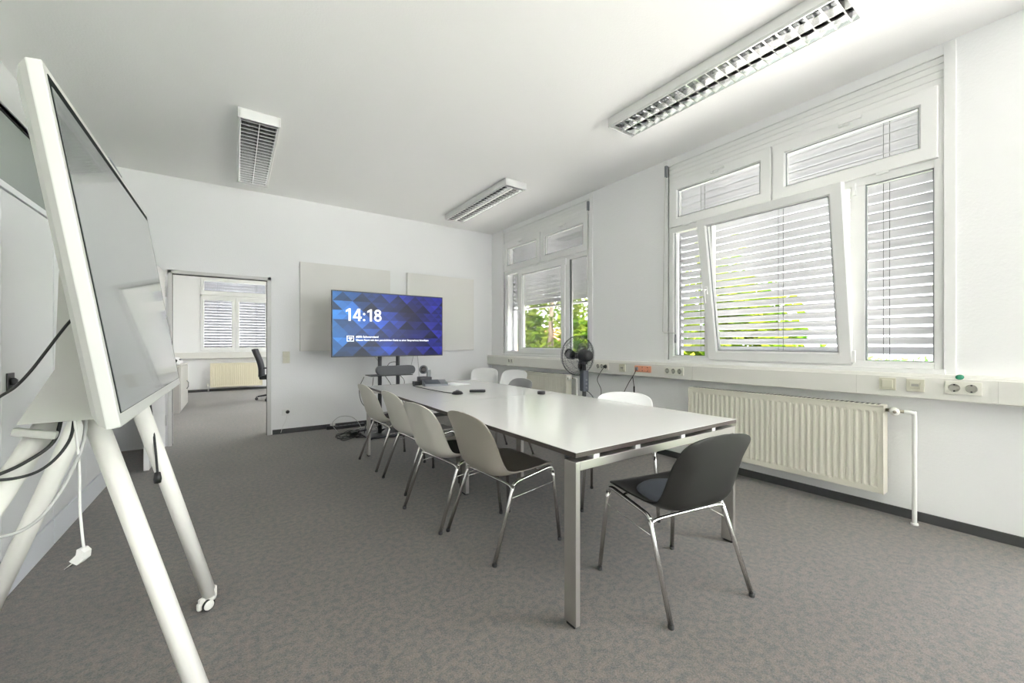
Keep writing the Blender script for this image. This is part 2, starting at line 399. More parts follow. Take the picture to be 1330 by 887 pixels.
def build_window(name, label, y0, tilt):
    """white tilt window: two hopper lights over a fixed light, a tilt sash and a fixed light"""
    Y = lambda v: y0 + v
    W = 2.031
    XA, XB = XR+.010, XR+.085
    f = MB()
    f.box(XA, XB, Y(0), Y(.046), WZ0+.03, 2.92, bev=.003); f.box(XA, XB, Y(W-.046), Y(W), WZ0+.03, 2.92, bev=.003)
    f.box(XA, XB, Y(.046), Y(W-.046), WZ0+.03, 1.075, bev=.003)
    f.box(XA, XB, Y(.046), Y(W-.046), 2.375, 2.50, bev=.003); f.box(XA, XB, Y(.046), Y(W-.046), 2.86, 2.92, bev=.003)
    f.box(XA, XB, Y(.99), Y(1.05), 2.50, 2.86); f.box(XA, XB, Y(.403), Y(.49), 1.075, 2.375, bev=.003); f.box(XA, XB, Y(1.56), Y(1.63), 1.075, 2.375, bev=.003)
    # ribbed fascia above
    f.box(XR+.016, XB, Y(0), Y(W), 2.92, WZ1, bev=.002)
    for z in (2.955, 3.005, 3.05): f.box(XR+.010, XR+.018, Y(.0), Y(W), z, z+.040, bev=.004)
    f.box(XR+.002, XR+.02, Y(0), Y(W), WZ1-.005, WZ1+.004)
    win = struct(name, f, M['pvc'], label, 'window')
    # window board
    s = MB(); s.box(XR-.035, XA+.02, Y(-.01), Y(W+.01), WZ0, WZ0+.032, bev=.004); struct('window_sill', s, M['pvc'], '', '', win)
    def light(nm, a, c, z0, z1, pa, pc, pz0, pz1, x0, x1, hnd=None, rot=0.):
        m = MB(); rect_frame(m, Y(a), Y(c), z0, z1, Y(pa), Y(pc), pz0, pz1, x0, x1)
        g = MB(); g.box((x0+x1)/2, (x0+x1)/2+.006, Y(pa)-.003, Y(pc)+.003, pz0-.003, pz1+.003)
        k = MB(); d = .006
        for (q, w, e, r) in ((pa, pc, pz0, pz0+d), (pa, pc, pz1-d, pz1)): k.box(x0+.016, x0+.024, Y(q), Y(w), e, r)
        for (q, w) in ((pa, pa+d), (pc-d, pc)): k.box(x0+.016, x0+.024, Y(q), Y(w), pz0, pz1)
        T = Matrix.Identity(4)
        if rot:
            p = Vector((XR+.012, 0, z0)); T = Matrix.Translation(p) @ Matrix.Rotation(-rot, 4, 'Y') @ Matrix.Translation(-p)
        for q in (m, g, k): q.xform(T)
        so = struct(nm, m, M['pvc'], '', '', win)
        struct('pane', g, M['glass'], '', '', so); struct('gasket', k, M['seam'], '', '', so)
        if hnd:
            h = MB(); handle(h, x0, Y(hnd[0]), hnd[1], hnd[2]); h.xform(T); struct('handle', h, M['pvc'], '', '', so)
    light('sash', .025, 1.012, 2.43, 2.905, .117, .918, 2.527, 2.806, XR-.012, XR+.06, (.52, 2.862, True))
    light('sash', 1.028, 2.012, 2.43, 2.905, 1.119, 1.918, 2.527, 2.806, XR-.012, XR+.06, (1.52, 2.862, True))
    light('fixed_light', .036, .415, 1.06, 2.39, .048, .403, 1.077, 2.375, XR+.008, XR+.06)
    light('fixed_light', 1.615, 1.99, 1.06, 2.39, 1.63, 1.968, 1.079, 2.385, XR+.008, XR+.06)
    light('sash', .474, 1.577, 1.05, 2.39, .556, 1.490, 1.137, 2.312, XR-.012, XR+.058, (1.54, 1.72, False), tilt)
    h = MB()
    for yy in (.30, 1.0-.12, 1.0+.14, 1.82):
        h.box(XR-.016, XR-.002, Y(yy)-.035, Y(yy)+.035, 2.415, 2.431, bev=.003)
    h.box(XR-.018, XR+.0, Y(.452), Y(.474), 1.06, 1.15, bev=.004); h.box(XR-.012, XR+.01, Y(.452), Y(.474), 2.31, 2.40, bev=.004)
    struct('hinge', h, M['pvc'], '', '', win)
    return win
build_window('window_1', 'white window behind the fan with its blind half raised', WIN[0][0]+.005, 0)
build_window('window_2', 'wide white window with its middle sash tilted open', WIN[1][0], R(9.6))

# office window: one wide hopper light over two sashes
def office_window():
    f = MB(); ya, yb = YO+.010, YO+.08; W0, W1 = OX0, OX1
    f.box(W0, W0+.04, ya, yb, WZ0, 2.93); f.box(W1-.04, W1, ya, yb, WZ0, 2.93)
    f.box(W0, W1, ya, yb, WZ0, 1.05); f.box(W0, W1, ya, yb, 2.36, 2.46); f.box(W0, W1, ya, yb, 2.86, 2.93); f.box(-.0, .06, ya, yb, 1.05, 2.36)
    win = struct('window_3', f, M['pvc'], 'white office window seen through the doorway', 'window')
    s = MB(); s.box(W0-.02, W1+.02, YO-.03, YO+.02, .985, 1.01, bev=.004); struct('window_sill', s, M['pvc'], '', '', win)
    for (a, c, z0, z1, pa, pc, p0, p1) in ((W0+.02, W1-.02, 2.43, 2.90, -.62, .69, 2.54, 2.775), (W0+.02, .025, 1.03, 2.40, -.62, -.053, 1.11, 2.295), (.035, W1-.02, 1.03, 2.40, .112, .69, 1.11, 2.295)):
        m = MB(); rect_frame(m, a, c, z0, z1, pa, pc, p0, p1, 0, .07)
        g = MB(); g.box(.035, .041, pa-.003, pc+.003, p0-.003, p1+.003)
        T = Matrix(((0, 1, 0, 0), (1, 0, 0, YO-.012), (0, 0, 1, 0), (0, 0, 0, 1)))
        m.xform(T); g.xform(T)
        so = struct('sash', m, M['pvc'], '', '', win); struct('pane', g, M['glass'], '', '', so)
    h = MB(); h.box(.02, .04, YO-.06, YO-.012, 1.62, 1.76, bev=.004); struct('handle', h, M['pvc'], '', '', win)
office_window()

# ------------------------------------------------------------------ outside venetian blinds
def slat_pts(w=.08, th=.0012, sag=.007, n=6):
    return [(-w/2 + w*i/n, sag*(1-(2*i/n-1)**2)) for i in range(n+1)]
def blind(name, label, x, y0, y1, ztop, zbot, ang, pitch=.072, cords=(.3, 1.0, 1.72), closed_to=None):
    t = thing(name, label, 'blind', (x, (y0+y1)/2, zbot), group='outside venetian blinds')
    ox, oy, oz = t.location
    b = MB(); z = ztop-.05
    while z > zbot+.045:
        ca, sa = math.cos(ang), math.sin(ang)
        P = [(ca*p[0] + sa*p[1], -sa*p[0] + ca*p[1]) for p in slat_pts()]
        top = [[(p[0], y0-oy, p[1]+z-oz) for p in P], [(p[0], y1-oy, p[1]+z-oz) for p in P]]
        b.grid(top); z -= pitch
    s = obj('slats', b, M['slat'], t)
    md = s.modifiers.new('thick', 'SOLIDIFY'); md.thickness = .0012
    r = MB(); r.box(-.035, .035, y0-oy, y1-oy, 0, .022, bev=.003); obj('bottom_rail', r, M['slat'], t)
    r = MB(); r.box(-.04, .04, y0-oy, y1-oy, ztop-oz-.03, ztop-oz+.03); obj('head_rail', r, M['slatrail'], t)
    for yy in (y0-.004, y1+.004):
        r = MB(); r.box(-.012, .012, yy-oy-.010, yy-oy+.010, 1.0-oz, ztop-oz+.03); obj('guide_rail', r, M['slatrail'], t)
    for c in cords:
        r = MB()
        for dx in (-.041, .041): r.tube([(dx, y0-oy+c, .01), (dx, y0-oy+c, ztop-oz-.03)], .0017, seg=5)
        r.tube([(-.02, y0-oy+c-.03, .01), (-.02, y0-oy+c-.03, ztop-oz-.03)], .002, seg=5)
        obj('ladder_cord', r, M['cordthin'], t)
    return t
XB = XR+.185
blind('venetian_blind', 'half raised grey slatted blind outside the window behind the fan', XB, WIN[0][0]+.03, WIN[0][1]-.03, 3.0, 1.775, R(47))
blind('venetian_blind', 'fully lowered slatted blind outside the tilted window', XB, WIN[1][0]+.03, WIN[1][1]-.03, 3.0, 1.045, R(42))
t = blind('venetian_blind', 'lowered slatted blind outside the office window', 0, -.72, .72, 2.9, 1.06, R(56), cords=(.28, 1.1))
t.rotation_euler = (0, 0, PI/2); t.location = (.03, YO+.2, 1.06)

# crank rods
def crank(label, pts, top):
    t = thing('blind_crank', label, 'crank', (pts[-1][0], pts[-1][1], 1.0), group='blind crank rods')
    o = Vector(t.location)
    b = MB(); b.tube([Vector(p)-o for p in pts], .006, seg=8); obj('rod', b, M['trimgrey'], t)
    b = MB(); b.box(top[0]-.014-o.x, top[0]+.016-o.x, top[1]-.014-o.y, top[1]+.014-o.y, top[2]-.02-o.z, top[2]+.10-o.z, bev=.004); obj('joint', b, M['graybox'], t)
    b = MB(); e = Vector(pts[-1])-o; b.tube([e, e+Vector((0, 0, -.09))], .010, seg=8); obj('grip', b, M['graybox'], t)
crank('grey blind crank rod hanging beside the fan window', [(XR-.03, 3.752, 2.98), (XR-.032, 3.752, 2.2), (XR-.03, 3.735, 1.45), (XR-.03, 3.735, 1.25)], (XR-.022, 3.752, 2.96))
crank('grey blind crank rod bent sideways beside the tilted window', [(XR-.03, 2.60, 3.02), (XR-.034, 2.615, 2.2), (XR-.034, 2.63, 1.33), (XR-.03, 2.61, 1.32), (XR-.02, 2.50, 1.315), (XR-.02, 2.49, 1.30)], (XR-.022, 2.597, 3.0))

# ------------------------------------------------------------------ door
b = MB()
fy0, fy1 = YF-.02, YF+.14
for (x0, x1) in ((DX0-.0, DX0+.035), (DX1-.03, DX1+.015)): b.box(x0, x1, fy0, fy1, 0, DZ+.02, bev=.003)
b.box(DX0, DX1+.015, fy0, fy1, DZ-.018, DZ+.022, bev=.003)
d1 = struct('door_1', b, M['steel'], 'open doorway to the office with a grey steel frame', 'door')
g = MB(); g.box(DX0+.035, DX0+.040, fy0+.05, fy0+.06, 0, DZ-.018); g.box(DX1-.036, DX1-.03, fy0+.05, fy0+.06, 0, DZ-.018); g.box(DX0+.035, DX1-.03, fy0+.05, fy0+.06, DZ-.026, DZ-.018)
struct('gasket', g, M['gap'], '', '', d1)
b = MB(); b.box(-.70, -.66, 5.06, 6.13, .008, 2.025, bev=.003); lf = struct('door_leaf', b, M['door'], '', '', d1)
b = MB(); b.box(-.66, -.652, 5.10, 5.14, .95, 1.17, bev=.003); b.tube([(-.655, 5.12, 1.05), (-.61, 5.12, 1.05)], .010); b.tube([(-.61, 5.12, 1.05), (-.61, 5.24, 1.05)], .010); struct('handle', b, M['chrome'], '', '', lf)
b = MB(); 
for z in (.25, 1.75): b.tube([(-.655, 6.135, z), (-.655, 6.135, z+.12)], .009)
struct('hinge', b, M['steel'], '', '', d1)

# ------------------------------------------------------------------ wall duct, radiators, pipes
t = thing('cable_duct', 'long cream cable duct running under the windows', 'duct', (XR-.05, 2.0, .838))
b = MB(); prof = [(.048, 0), (-.044, 0), (-.05, .006), (-.05, .140), (-.044, .146), (-.044, .150), (-.036, .163), (.048, .163)]
b.prism(prof, 'y', -.45-2.0, YF-2.0-.001); obj('duct_body', b, M['duct'], t)
for yy in (.32, .98, 2.25, 3.65, 5.15):
    b = MB(); b.box(-.0512, -.049, yy-2.0-.001, yy-2.0+.001, .008, .138); obj('cover_joint', b, M['duct_joint'], t)
t = thing('cable_duct', 'cream cable duct under the office window', 'duct', (1.2, YO-.05, .838))
b = MB(); b.box(-2.415, 2.6, -.05, .047, 0, .15, bev=.006); obj('duct_body', b, M['duct'], t)

def radiator(label, loc, rz, w, h, mat, n):
    """panel radiator: pressed front with vertical ribs, top grille, side caps (local: front faces -x, length along y)"""
    t = thing('radiator', label, 'radiator', loc, rz, 'panel radiators under the windows')
    b = MB(); hw = w/2; pts = []
    pw = (w-.05)/n; y = -hw+.025
    cols = [(-hw, 0)]
    for i in range(n):
        cols += [(y+pw*.08, 0), (y+pw*.30, .0036), (y+pw*.62, .0036), (y+pw*.84, 0)]; y += pw
    cols += [(hw, 0)]
    rows = []
    for z, k in ((0, 0), (.035, 0), (.052, 1), (h-.052, 1), (h-.035, 0), (h, 0)):
        rows.append([(-.05+.010-(.0 if not k else 0)+d*k, yy, z) for yy, d in cols])
    b.grid(rows, smooth=False)
    b.box(-.028, .05, -hw, hw, .02, h-.012)
    obj('front_panel', b, mat, t)
    b = MB(); b.box(-.045, .052, -hw-.004, -hw+.002, -.004, h+.004, bev=.002); obj('side_cap', b, mat, t)
    b = MB(); b.box(-.045, .052, hw-.002, hw+.004, -.004, h+.004, bev=.002); obj('side_cap', b, mat, t)
    b = MB(); b.box(-.044, .052, -hw, hw, h-.004, h+.006, bev=.002)
    m = int(w/.03)
    for i in range(m):
        yy = -hw+.02+(w-.04)*(i+.5)/m; b.box(-.02, .04, yy-.008, yy+.008, h+.0055, h+.0068, mi=1)
    obj('top_grille', b, [mat, M['gap']], t)
    for yy in (-hw+.2, hw-.23):
        b = MB(); b.box(.05, .123, yy, yy+.03, .1, .3); obj('bracket', b, mat, t)
    return t
def valve(t, y, z, side):
    b = MB(); b.lathe([(.0, 0), (.023, 0), (.027, .006), (.027, .05), (.021, .058), (0, .058)], (-.01, y, z), (-1, side*.25, 0), 20); k = obj('thermostat_knob', b, M['duct'], t)
    b = MB(); b.lathe([(0, 0), (.010, 0), (.010, .003), (0, .003)], (-.066, y+side*.014, z), (-1, side*.25, 0), 14); obj('dial', b, M['brass'], k)
    b = MB(); b.tube([(.0, y-side*.045, z), (.0, y+side*.05, z)], .011); obj('valve_body', b, M['brass'], t)
RZ = .17
rd = radiator('long cream panel radiator under the tilted window', (XR-.125, 1.535, RZ), 0, 1.43, .602, M['rad'], 33)
valve(rd, -.765, .575, -1)
rd = radiator('cream panel radiator behind the fan under the half shaded window', (XR-.125, 4.5, RZ), 0, .98, .612, M['rad'], 23)
valve(rd, -.535, .575, -1)
def pipe(label, pts):
    b = MB(); b.tube(smooth_path(pts, 5), .0125, seg=12); b.lathe([(.0, 0), (.02, 0), (.02, .012), (0, .014)], (pts[-1][0], pts[-1][1], 0), seg=16)
    o = obj('heating_pipe', b, M['pipe']); tag(o, label, 'pipe', 'heating pipes'); return o
pipe('white heating pipe dropping to the floor beside the long radiator', [(XR-.125, .722, .745), (XR-.122, .70, .745), (XR-.115, .682, .738), (XR-.11, .675, .715), (XR-.11, .675, .4), (XR-.11, .675, 0)])
pipe('white heating pipe behind the fan next to the hidden radiator', [(XR-.125, 3.92, .745), (XR-.122, 3.90, .745), (XR-.115, 3.882, .738), (XR-.11, 3.875, .715), (XR-.11, 3.875, .4), (XR-.11, 3.875, 0)])
rd = radiator('yellowish cream panel radiator under the office window', (.06, YO-.125, .11), -PI/2, 1.10, .60, M['radoff'], 26)
rd.rotation_euler = (0, 0, PI/2); rd.location = (.06, YO-.125, .11)
bb = MB(); bb.tube([(0, .59, -.11), (0, .59, .07)], .014); bb.box(-.03, .03, .57, .62, .03, .09, bev=.006); obj('valve_body', bb, M['trimgrey'], rd)

# ------------------------------------------------------------------ sockets and switches
def plate_x(name, label, cat, y, z, n, mat, kind, group, x=XR-.1, w=.08, h=.08):
    """row of n modules on a face that looks towards -x"""
    t = thing(name, label, cat, (x, y, z), group=group)
    b = MB(); b.box(-.010, 0, -n*w/2-.006, n*w/2+.006, -h/2-.004, h/2+.004, bev=.003); obj('cover_plate', b, mat, t)
    for i in range(n):
        yc = (i-(n-1)/2)*w
        if kind == 'socket':
            b = MB(); b.lathe([(.020, 0), (.024, .0), (.026, .004), (.024, .006), (.022, .002), (.021, -.012), (0, -.012)], (-.0102, yc, 0), (-1, 0, 0), 22)
            s = obj('socket_insert', b, M['socketw'] if mat != M['orange'] else mat, t)
            b = MB()
            for dy in (-.0095, .0095): b.lathe([(0, 0), (.0035, 0), (.0035, .001), (0, .001)], (-.0205+.02, yc+dy, 0), (-1, 0, 0), 10)
            for q in (-1, 1): b.box(-.016, -.0105, yc-.004, yc+.004, q*.020-.004, q*.020+.004)
            obj('contact', b, M['gap'], s)
        elif kind == 'rocker':
            b = MB(); b.box(-.017, -.009, yc-.028, yc+.028, -.028, .028, bev=.003); obj('rocker', b, M['switch'], t)
        elif kind == 'data':
            b = MB(); b.box(-.0135, -.009, yc-.026, yc+.026, -.024, .024, bev=.003); obj('socket_insert', b, M['switch'], t)
            b = MB(); b.box(-.0145, -.013, yc-.018, yc+.018, -.006, .010); obj('jack', b, M['socketw'] , t)
    return t
XD = XR-.1
plate_x('wall_socket', 'cream double socket on the duct behind the white chairs', 'socket', 5.42, .925, 2, M['socket'], 'socket', 'socket strips on the duct', w=.07, h=.07)
plate_x('wall_socket', 'cream triple socket on the duct beside the fan, holding a black plug', 'socket', 3.43, .925, 3, M['socket'], 'socket', 'socket strips on the duct', w=.065, h=.07)
plate_x('wall_socket', 'small grey-green outlet box between the triple and the orange socket', 'socket', 3.12, .92, 1, M['switch'], 'data', 'socket strips on the duct', w=.08, h=.08)
plate_x('wall_socket', 'orange triple socket on the duct with a thin cord plugged in', 'socket', 2.835, .922, 3, M['orange'], 'socket', 'socket strips on the duct', w=.068, h=.062)
plate_x('wall_socket', 'cream triple socket on the duct under the bent crank rod', 'socket', 2.455, .92, 3, M['socket'], 'socket', 'socket strips on the duct', w=.07, h=.074)
plate_x('light_switch', 'cream rocker switch on the duct above the long radiator end', 'switch', .81, .925, 1, M['switch'], 'rocker', None, w=.075, h=.075)
plate_x('data_outlet', 'yellowed square data outlet between the rocker switch and the double socket', 'socket', .672, .925, 1, M['switch'], 'data', None, w=.075, h=.075)
plate_x('wall_socket', 'cream double socket below the green sticker', 'socket', .46, .925, 2, M['socket'], 'socket', 'socket strips on the duct', w=.072, h=.072)
b = MB(); b.lathe([(0, 0), (.019, 0), (.019, .0012), (0, .0012)], (0, 0, 0), (-1, 0, 0), 20)
o = obj('sticker', b, M['green'], None, (XD-.001+.006, .475, .9915)); o.rotation_euler = (0, R(35), 0)
tag(o, 'small green oval sticker on the duct edge above the double socket', 'sticker')
# far-wall switch and socket (face -y)
t = thing('light_switch', 'cream double light switch beside the door frame', 'switch', (.575, YF, 1.02))
b = MB(); b.box(-.042, .042, -.011, 0, -.078, .078, bev=.003); obj('cover_plate', b, M['switch'], t)
for z in (-.036, .036):
    b = MB(); b.box(-.028, .028, -.017, -.010, z-.028, z+.028, bev=.003); obj('rocker', b, M['switch'], t)
t = thing('wall_socket', 'white wall socket low beside the door with a black plug', 'socket', (.57, YF, .285))
b = MB(); b.box(-.042, .042, -.011, 0, -.042, .042, bev=.003); obj('cover_plate', b, M['pvc'], t)
t = thing('power_plug', 'black plug with a thin white cord in the low wall socket', 'plug', (.59, YF-.012, .288))
b = MB(); b.lathe([(0, 0), (.022, 0), (.024, .01), (.018, .04), (0, .045)], (0, 0, 0), (0, -1, 0), 18); obj('plug_body', b, M['black'], t)
b = MB(); b.tube(smooth_path([(0, -.03, -.01), (-.02, -.03, -.10), (-.06, -.01, -.20), (-.08, -.01, -.27)]), .0025, seg=6); obj('cord', b, M['cordwhite'], t)

# cords hanging from the duct
t = thing('power_plug', 'black plug and cord hanging from the triple socket by the fan', 'plug', (XD-.012, 3.365, .925))
b = MB(); b.lathe([(0, 0), (.020, 0), (.022, .01), (.016, .035), (0, .04)], (0, 0, 0), (-1, 0, 0), 18); obj('plug_body', b, M['black'], t)
b = MB(); b.tube(smooth_path([(-.035, 0, -.01), (-.035, .06, -.08), (-.03, .11, -.17), (-.03, .05, -.28), (-.03, .06, -.38), (-.03, .12, -.52), (-.1, .2, -.9)]), .004, seg=6); obj('cord', b, M['cord'], t)
t = thing('charger_cord', 'black cord with a hanging plug below the orange socket', 'cord', (XD-.012, 2.90, .925))
b = MB(); b.box(-.03, 0, -.012, .012, -.02, .015, bev=.004); obj('plug_body', b, M['graybox'], t)
b = MB(); b.tube(smooth_path([(-.02, 0, -.01), (-.02, .04, -.08), (-.02, .10, -.16), (-.02, .16, -.26), (-.02, .2, -.36), (-.02, .24, -.6)]), .004, seg=6)
b.tube(smooth_path([(-.02, .05, -.09), (-.02, .04, -.15), (-.02, .03, -.20)]), .004, seg=6); obj('cord', b, M['cord'], t)
b = MB(); b.tube([(-.02, .03, -.2), (-.02, .028, -.27)], .009, seg=8); obj('coupler', b, M['black'], t)

# ------------------------------------------------------------------ ceiling lamps
def lamp(label, x, y, first=None):
    if first:
        o = copy_tree(first); o.location = (x, y, H); o['label'] = label; return o
    t = thing('ceiling_lamp', label, 'lamp', (x, y, H), group='louvred ceiling lamps')
    w, l, h = .155, .83, .082
    b = MB(); b.box(-w, w, -l, l, -.006, 0)
    for sx in (-1, 1): b.prism([(sx*w, 0), (sx*w, -h+.012), (sx*(w-.010), -h), (sx*(w-.016), -h), (sx*(w-.016), 0)], 'y', -l, l)
    b.box(-w, w, -l, -l+.016, -h, 0, bev=.003); b.box(-w, w, l-.016, l, -h, 0, bev=.003)
    obj('housing', b, M['lamp'], t)
    b = MB()
    n = 22; iw = w-.017
    for i in range(n):
        yy = -l+.016 + (2*l-.032)*(i+.5)/n
        b.prism([(yy-.0042, -h+.003), (yy+.0042, -h+.003), (yy+.008, -.035), (yy-.008, -.035)], 'x', -iw, iw)
    for xc in (0,): b.prism([(xc-.003, -h+.002), (xc+.003, -h+.002), (xc+.016, -.034), (xc-.016, -.034)], 'y', -l+.016, l-.016)
    for sx in (-1, 1): b.prism([(sx*iw, -h+.002), (sx*(iw-.004), -h+.002), (sx*(iw-.022), -.034), (sx*iw, -.034)], 'y', -l+.016, l-.016)
    obj('louvre', b, M['louvre'], t)
    b = MB(); b.box(-iw, iw, -l+.016, l-.016, -.010, -.007); obj('reflector', b, M['reflector'], t)
    for xc in (-iw/2, iw/2):
        b = MB(); b.tube([(xc, -l+.03, -.020), (xc, l-.03, -.020)], .008, seg=10); obj('lamp_tube', b, M['tube'], t)
    return t
L1 = lamp('louvred ceiling lamp hanging over the table before the tilted window', 2.845, 1.583)
L2 = lamp('louvred ceiling lamp close to the window with the raised blind', 2.80, 4.79, L1)
L3 = lamp('louvred ceiling lamp above the floor in front of the doorway', .18, 4.865, L1)

# ------------------------------------------------------------------ cupboards
def cupboard(label, y0, y1, lockside):
    xf, xb = -.89, XL+.005
    t = thing('tall_cupboard', label, 'cupboard', ((xf+xb)/2, (y0+y1)/2, 0), group='tall cupboards along the partition')
    ox, oy = t.location.x, t.location.y
    b = MB(); b.box(xb-ox, xf-.022-ox, y0+.001-oy, y1-.001-oy, .0, 1.925); obj('body', b, M['cab'], t)
    b = MB(); b.box(xb-ox, xf+.004-ox, y0-oy+.001, y1-oy-.001, 1.930, 1.962, bev=.002); obj('top_board', b, M['cabtrim'], t)
    b = MB(); b.box(xf-.021-ox, xf+.004-ox, y0-oy+.005, y1-oy-.005, 0, .152, bev=.002); obj('plinth', b, M['plinth'], t)
    b = MB(); b.box(xf-.0235-ox, xf-.0215-ox, y0+.002-oy, y1-.002-oy, .004, 1.92); obj('gap_shade', b, M['seam'], t)  # dark backing sheet, painted shade for the gaps around the doors
    ym = (y0+y1)/2
    for (a, c) in ((y0+.006, ym-.002), (ym+.002, y1-.006)):
        b = MB(); b.box(xf-.021-ox, xf-ox, a-oy, c-oy, .160, 1.922, bev=.002); d = obj('cupboard_door', b, M['cab'], t)
        if lockside and a > ym:
            k = MB(); k.box(xf-ox, xf+.006-ox, a-oy+.04, a-oy+.115, .975, 1.06, bev=.002); lk = obj('lock', k, M['black'], d)
            k = MB(); k.lathe([(0, 0), (.018, 0), (.018, .012), (.010, .02), (0, .02)], (xf+.006-ox, a-oy+.078, 1.018), (1, 0, 0), 18); obj('knob', k, M['darkmetal'], lk)
            k = MB(); k.box(xf+.025-ox, xf+.028-ox, a-oy+.085, a-oy+.095, 1.012, 1.028); obj('key_tab', k, M['paper'], lk)
    return t
cupboard('white tall double-door cupboard with a black square lock', 2.235, 3.538, True)
cupboard('white tall double-door cupboard next to the niche by the door', 3.54, 4.843, False)
# board behind the glazed strip
b = MB(); b.prism([(-3.19, 2.862), (-1.5, 2.868), (-1.5, 2.905), (-3.19, 2.905)], 'y', .8, 5.25)
o = obj('shelf_board', b, M['cream']); tag(o, 'cream board edge high up behind the glazed strip', 'board')

# ------------------------------------------------------------------ chairs
CP = [(.232, .446, .170, .0), (.228, .463, .208, .002), (.18, .468, .226, .006), (.10, .457, .232, .018), (.01, .442, .233, .034), (-.08, .431, .233, .052), (-.150, .437, .231, .070),
      (-.198, .472, .229, .080), (-.224, .53, .227, .076), (-.244, .60, .224, .068), (-.261, .66, .222, .060)]
for _i in range(1, 13):
    _f = math.sin(_i/12*PI/2)
    CP.append((-.261-.038*_f, .66+.145*_f, max(.012, .221*(1-_f**4.6)**(1/2.3)), .060*(1-_f)**.9))
def catmull(rows, n):
    P = [tuple(2*a-b for a, b in zip(rows[0], rows[1]))] + list(rows) + [tuple(2*a-b for a, b in zip(rows[-1], rows[-2]))]
    out = []
    for i in range(1, len(P)-2):
        for k in range(n):
            t = k/n
            out.append(tuple(.5*(2*b + (c-a)*t + (2*a-5*b+4*c-d)*t*t + (3*b-a-3*c+d)*t**3) for a, b, c, d in zip(P[i-1], P[i], P[i+1], P[i+2])))
    out.append(rows[-1]); return out
def shell_surface(nt_=20):
    prof = catmull(CP, 3); rows = []
    for i, (x, z, w, e) in enumerate(prof):
        a = prof[max(i-1, 0)]; c = prof[min(i+1, len(prof)-1)]
        tx, tz = c[0]-a[0], c[1]-a[1]; l = math.hypot(tx, tz) or 1
        nx, nz = -tz/l, tx/l                        # towards the sitter
        if nx < 0 and nz < 0: nx, nz = -nx, -nz
        nx, nz = (tz/l, -tx/l)                       # seat runs backwards, so up/forward is (tz, -tx)
        row = []
        for j in range(nt_+1):
            t = -1+2*j/nt_
            t = math.copysign(1-(1-abs(t))**1.35, t)
            off = .82*e*abs(t)**4.2
            row.append((x+nx*off, t*w, z+nz*off))
        rows.append(row)
    return rows
def make_chair(label, shell_mat, pad=None, group=None):
    t = thing('shell_chair', label, 'chair', group=group)
    b = MB(); b.grid(shell_surface())
    s = obj('seat_shell', b, shell_mat, t)
    md = s.modifiers.new('thick', 'SOLIDIFY'); md.thickness = .009; md.offset = 0
    md = s.modifiers.new('round', 'SUBSURF'); md.levels = 1; md.render_levels = 1
    add_pad(t, pad)
    add_frame(t)
    return t
def add_pad(t, pad):
    if not pad: return
    rows = []; N = 20
    rings = [(0, 1.0), (.35, 1.0), (.7, .95), (.92, .75), (1.0, 0)]
    for fr, hh in rings:
        row = []
        for k in range(N+1):
            a = 2*PI*k/N
            ex = .135*fr*math.cos(a); ey = .175*fr*math.sin(a)
            x = .02+ex
            # seat height under the pad
            zs = .4425 + max(0, x)*.15 - max(0, -x)*.12
            e = .036*(abs(ey)/.232)**4.2
            row.append((x, ey, zs+e+.0045+.012*hh if fr < 1 else zs+e+.004))
        rows.append(row)
    b = MB(); b.grid(rows); obj('seat_pad', b, pad, t)
def add_frame(t):
    r = .0112
    for sy in (-1, 1):
        F = [(.247, sy*.258, .012), (.214, sy*.236, .395), (.207, sy*.232, .428)]
        A = smooth_path([(.207, sy*.232, .428), (.199, sy*.230, .444), (.178, sy*.229, .450), (.13, sy*.229, .444), (-.03, sy*.232, .421), (-.075, sy*.235, .413), (-.098, sy*.237, .398)], 5)
        G = [(-.098, sy*.237, .398), (-.106, sy*.239, .375), (-.240, sy*.258, .012)]
        b = MB(); b.tube(A, r, seg=10); obj('side_rail', b, M['chrome'], t)
        for path, nm in ((F, 'leg'), (G[::-1], 'leg')):
            b = MB(); b.tube(path, r, seg=10); lg = obj(nm, b, M['chrome'], t)
            p = path[0]; b = MB(); b.lathe([(0, 0), (.0122, 0), (.0132, .003), (.0128, .017), (0, .018)], (p[0], p[1], 0), seg=12); obj('foot_cap', b, M['rubber'], lg)
        b = MB(); b.tube([(.218, sy*.239, .36), (-.125, sy*.242, .33)], .0028, seg=6); obj('stretcher', b, M['chrome'], t)
    for x, z in ((-.104, .385), (.10, .434)):
        b = MB(); b.tube(smooth_path([(x, -.236, z), (x, -.17, z+.014), (x, .17, z+.014), (x, .236, z)], 5), .0085, seg=8); obj('cross_bar', b, M['chrome'], t)
def recolour(o, shell):
    for ch in o.children:
        if ch.name.split('.')[0] == 'seat_shell':
            ch.data = ch.data.copy(); ch.data.materials[0] = shell
def place(o, x, y, deg): o.location = (x, y, 0); o.rotation_euler = (0, 0, R(deg))
black = make_chair('black plastic shell chair with a slate oval on the seat at the table end', M['shell_black'], M['slate_tone'])  # slate disc laid in for the bluish oval in the seat hollow
place(black, 1.81, 1.204, 80)
taupe = make_chair('taupe grey shell chair with a bare seat along the table side', M['shell_taupe'], None)
place(taupe, 1.38, 2.105, 3)
SIDE = 'cream shell chairs along the table'
c3 = make_chair('cream shell chair with a black seat pad behind the taupe chair', M['shell_cream'], None, SIDE)
place(c3, 1.284, 2.62, 5.5)
c4 = copy_tree(c3); c4['label'] = 'cream shell chair with a bare seat between the two padded cream chairs'; place(c4, 1.345, 3.36, 2)
c5 = copy_tree(c3); c5['label'] = 'cream shell chair with a brown seat pad beside the table leg near the TV'; place(c5, 1.325, 4.09, 2.6)
add_pad(c3, M['pad_black']); add_pad(c5, M['pad_brown'])
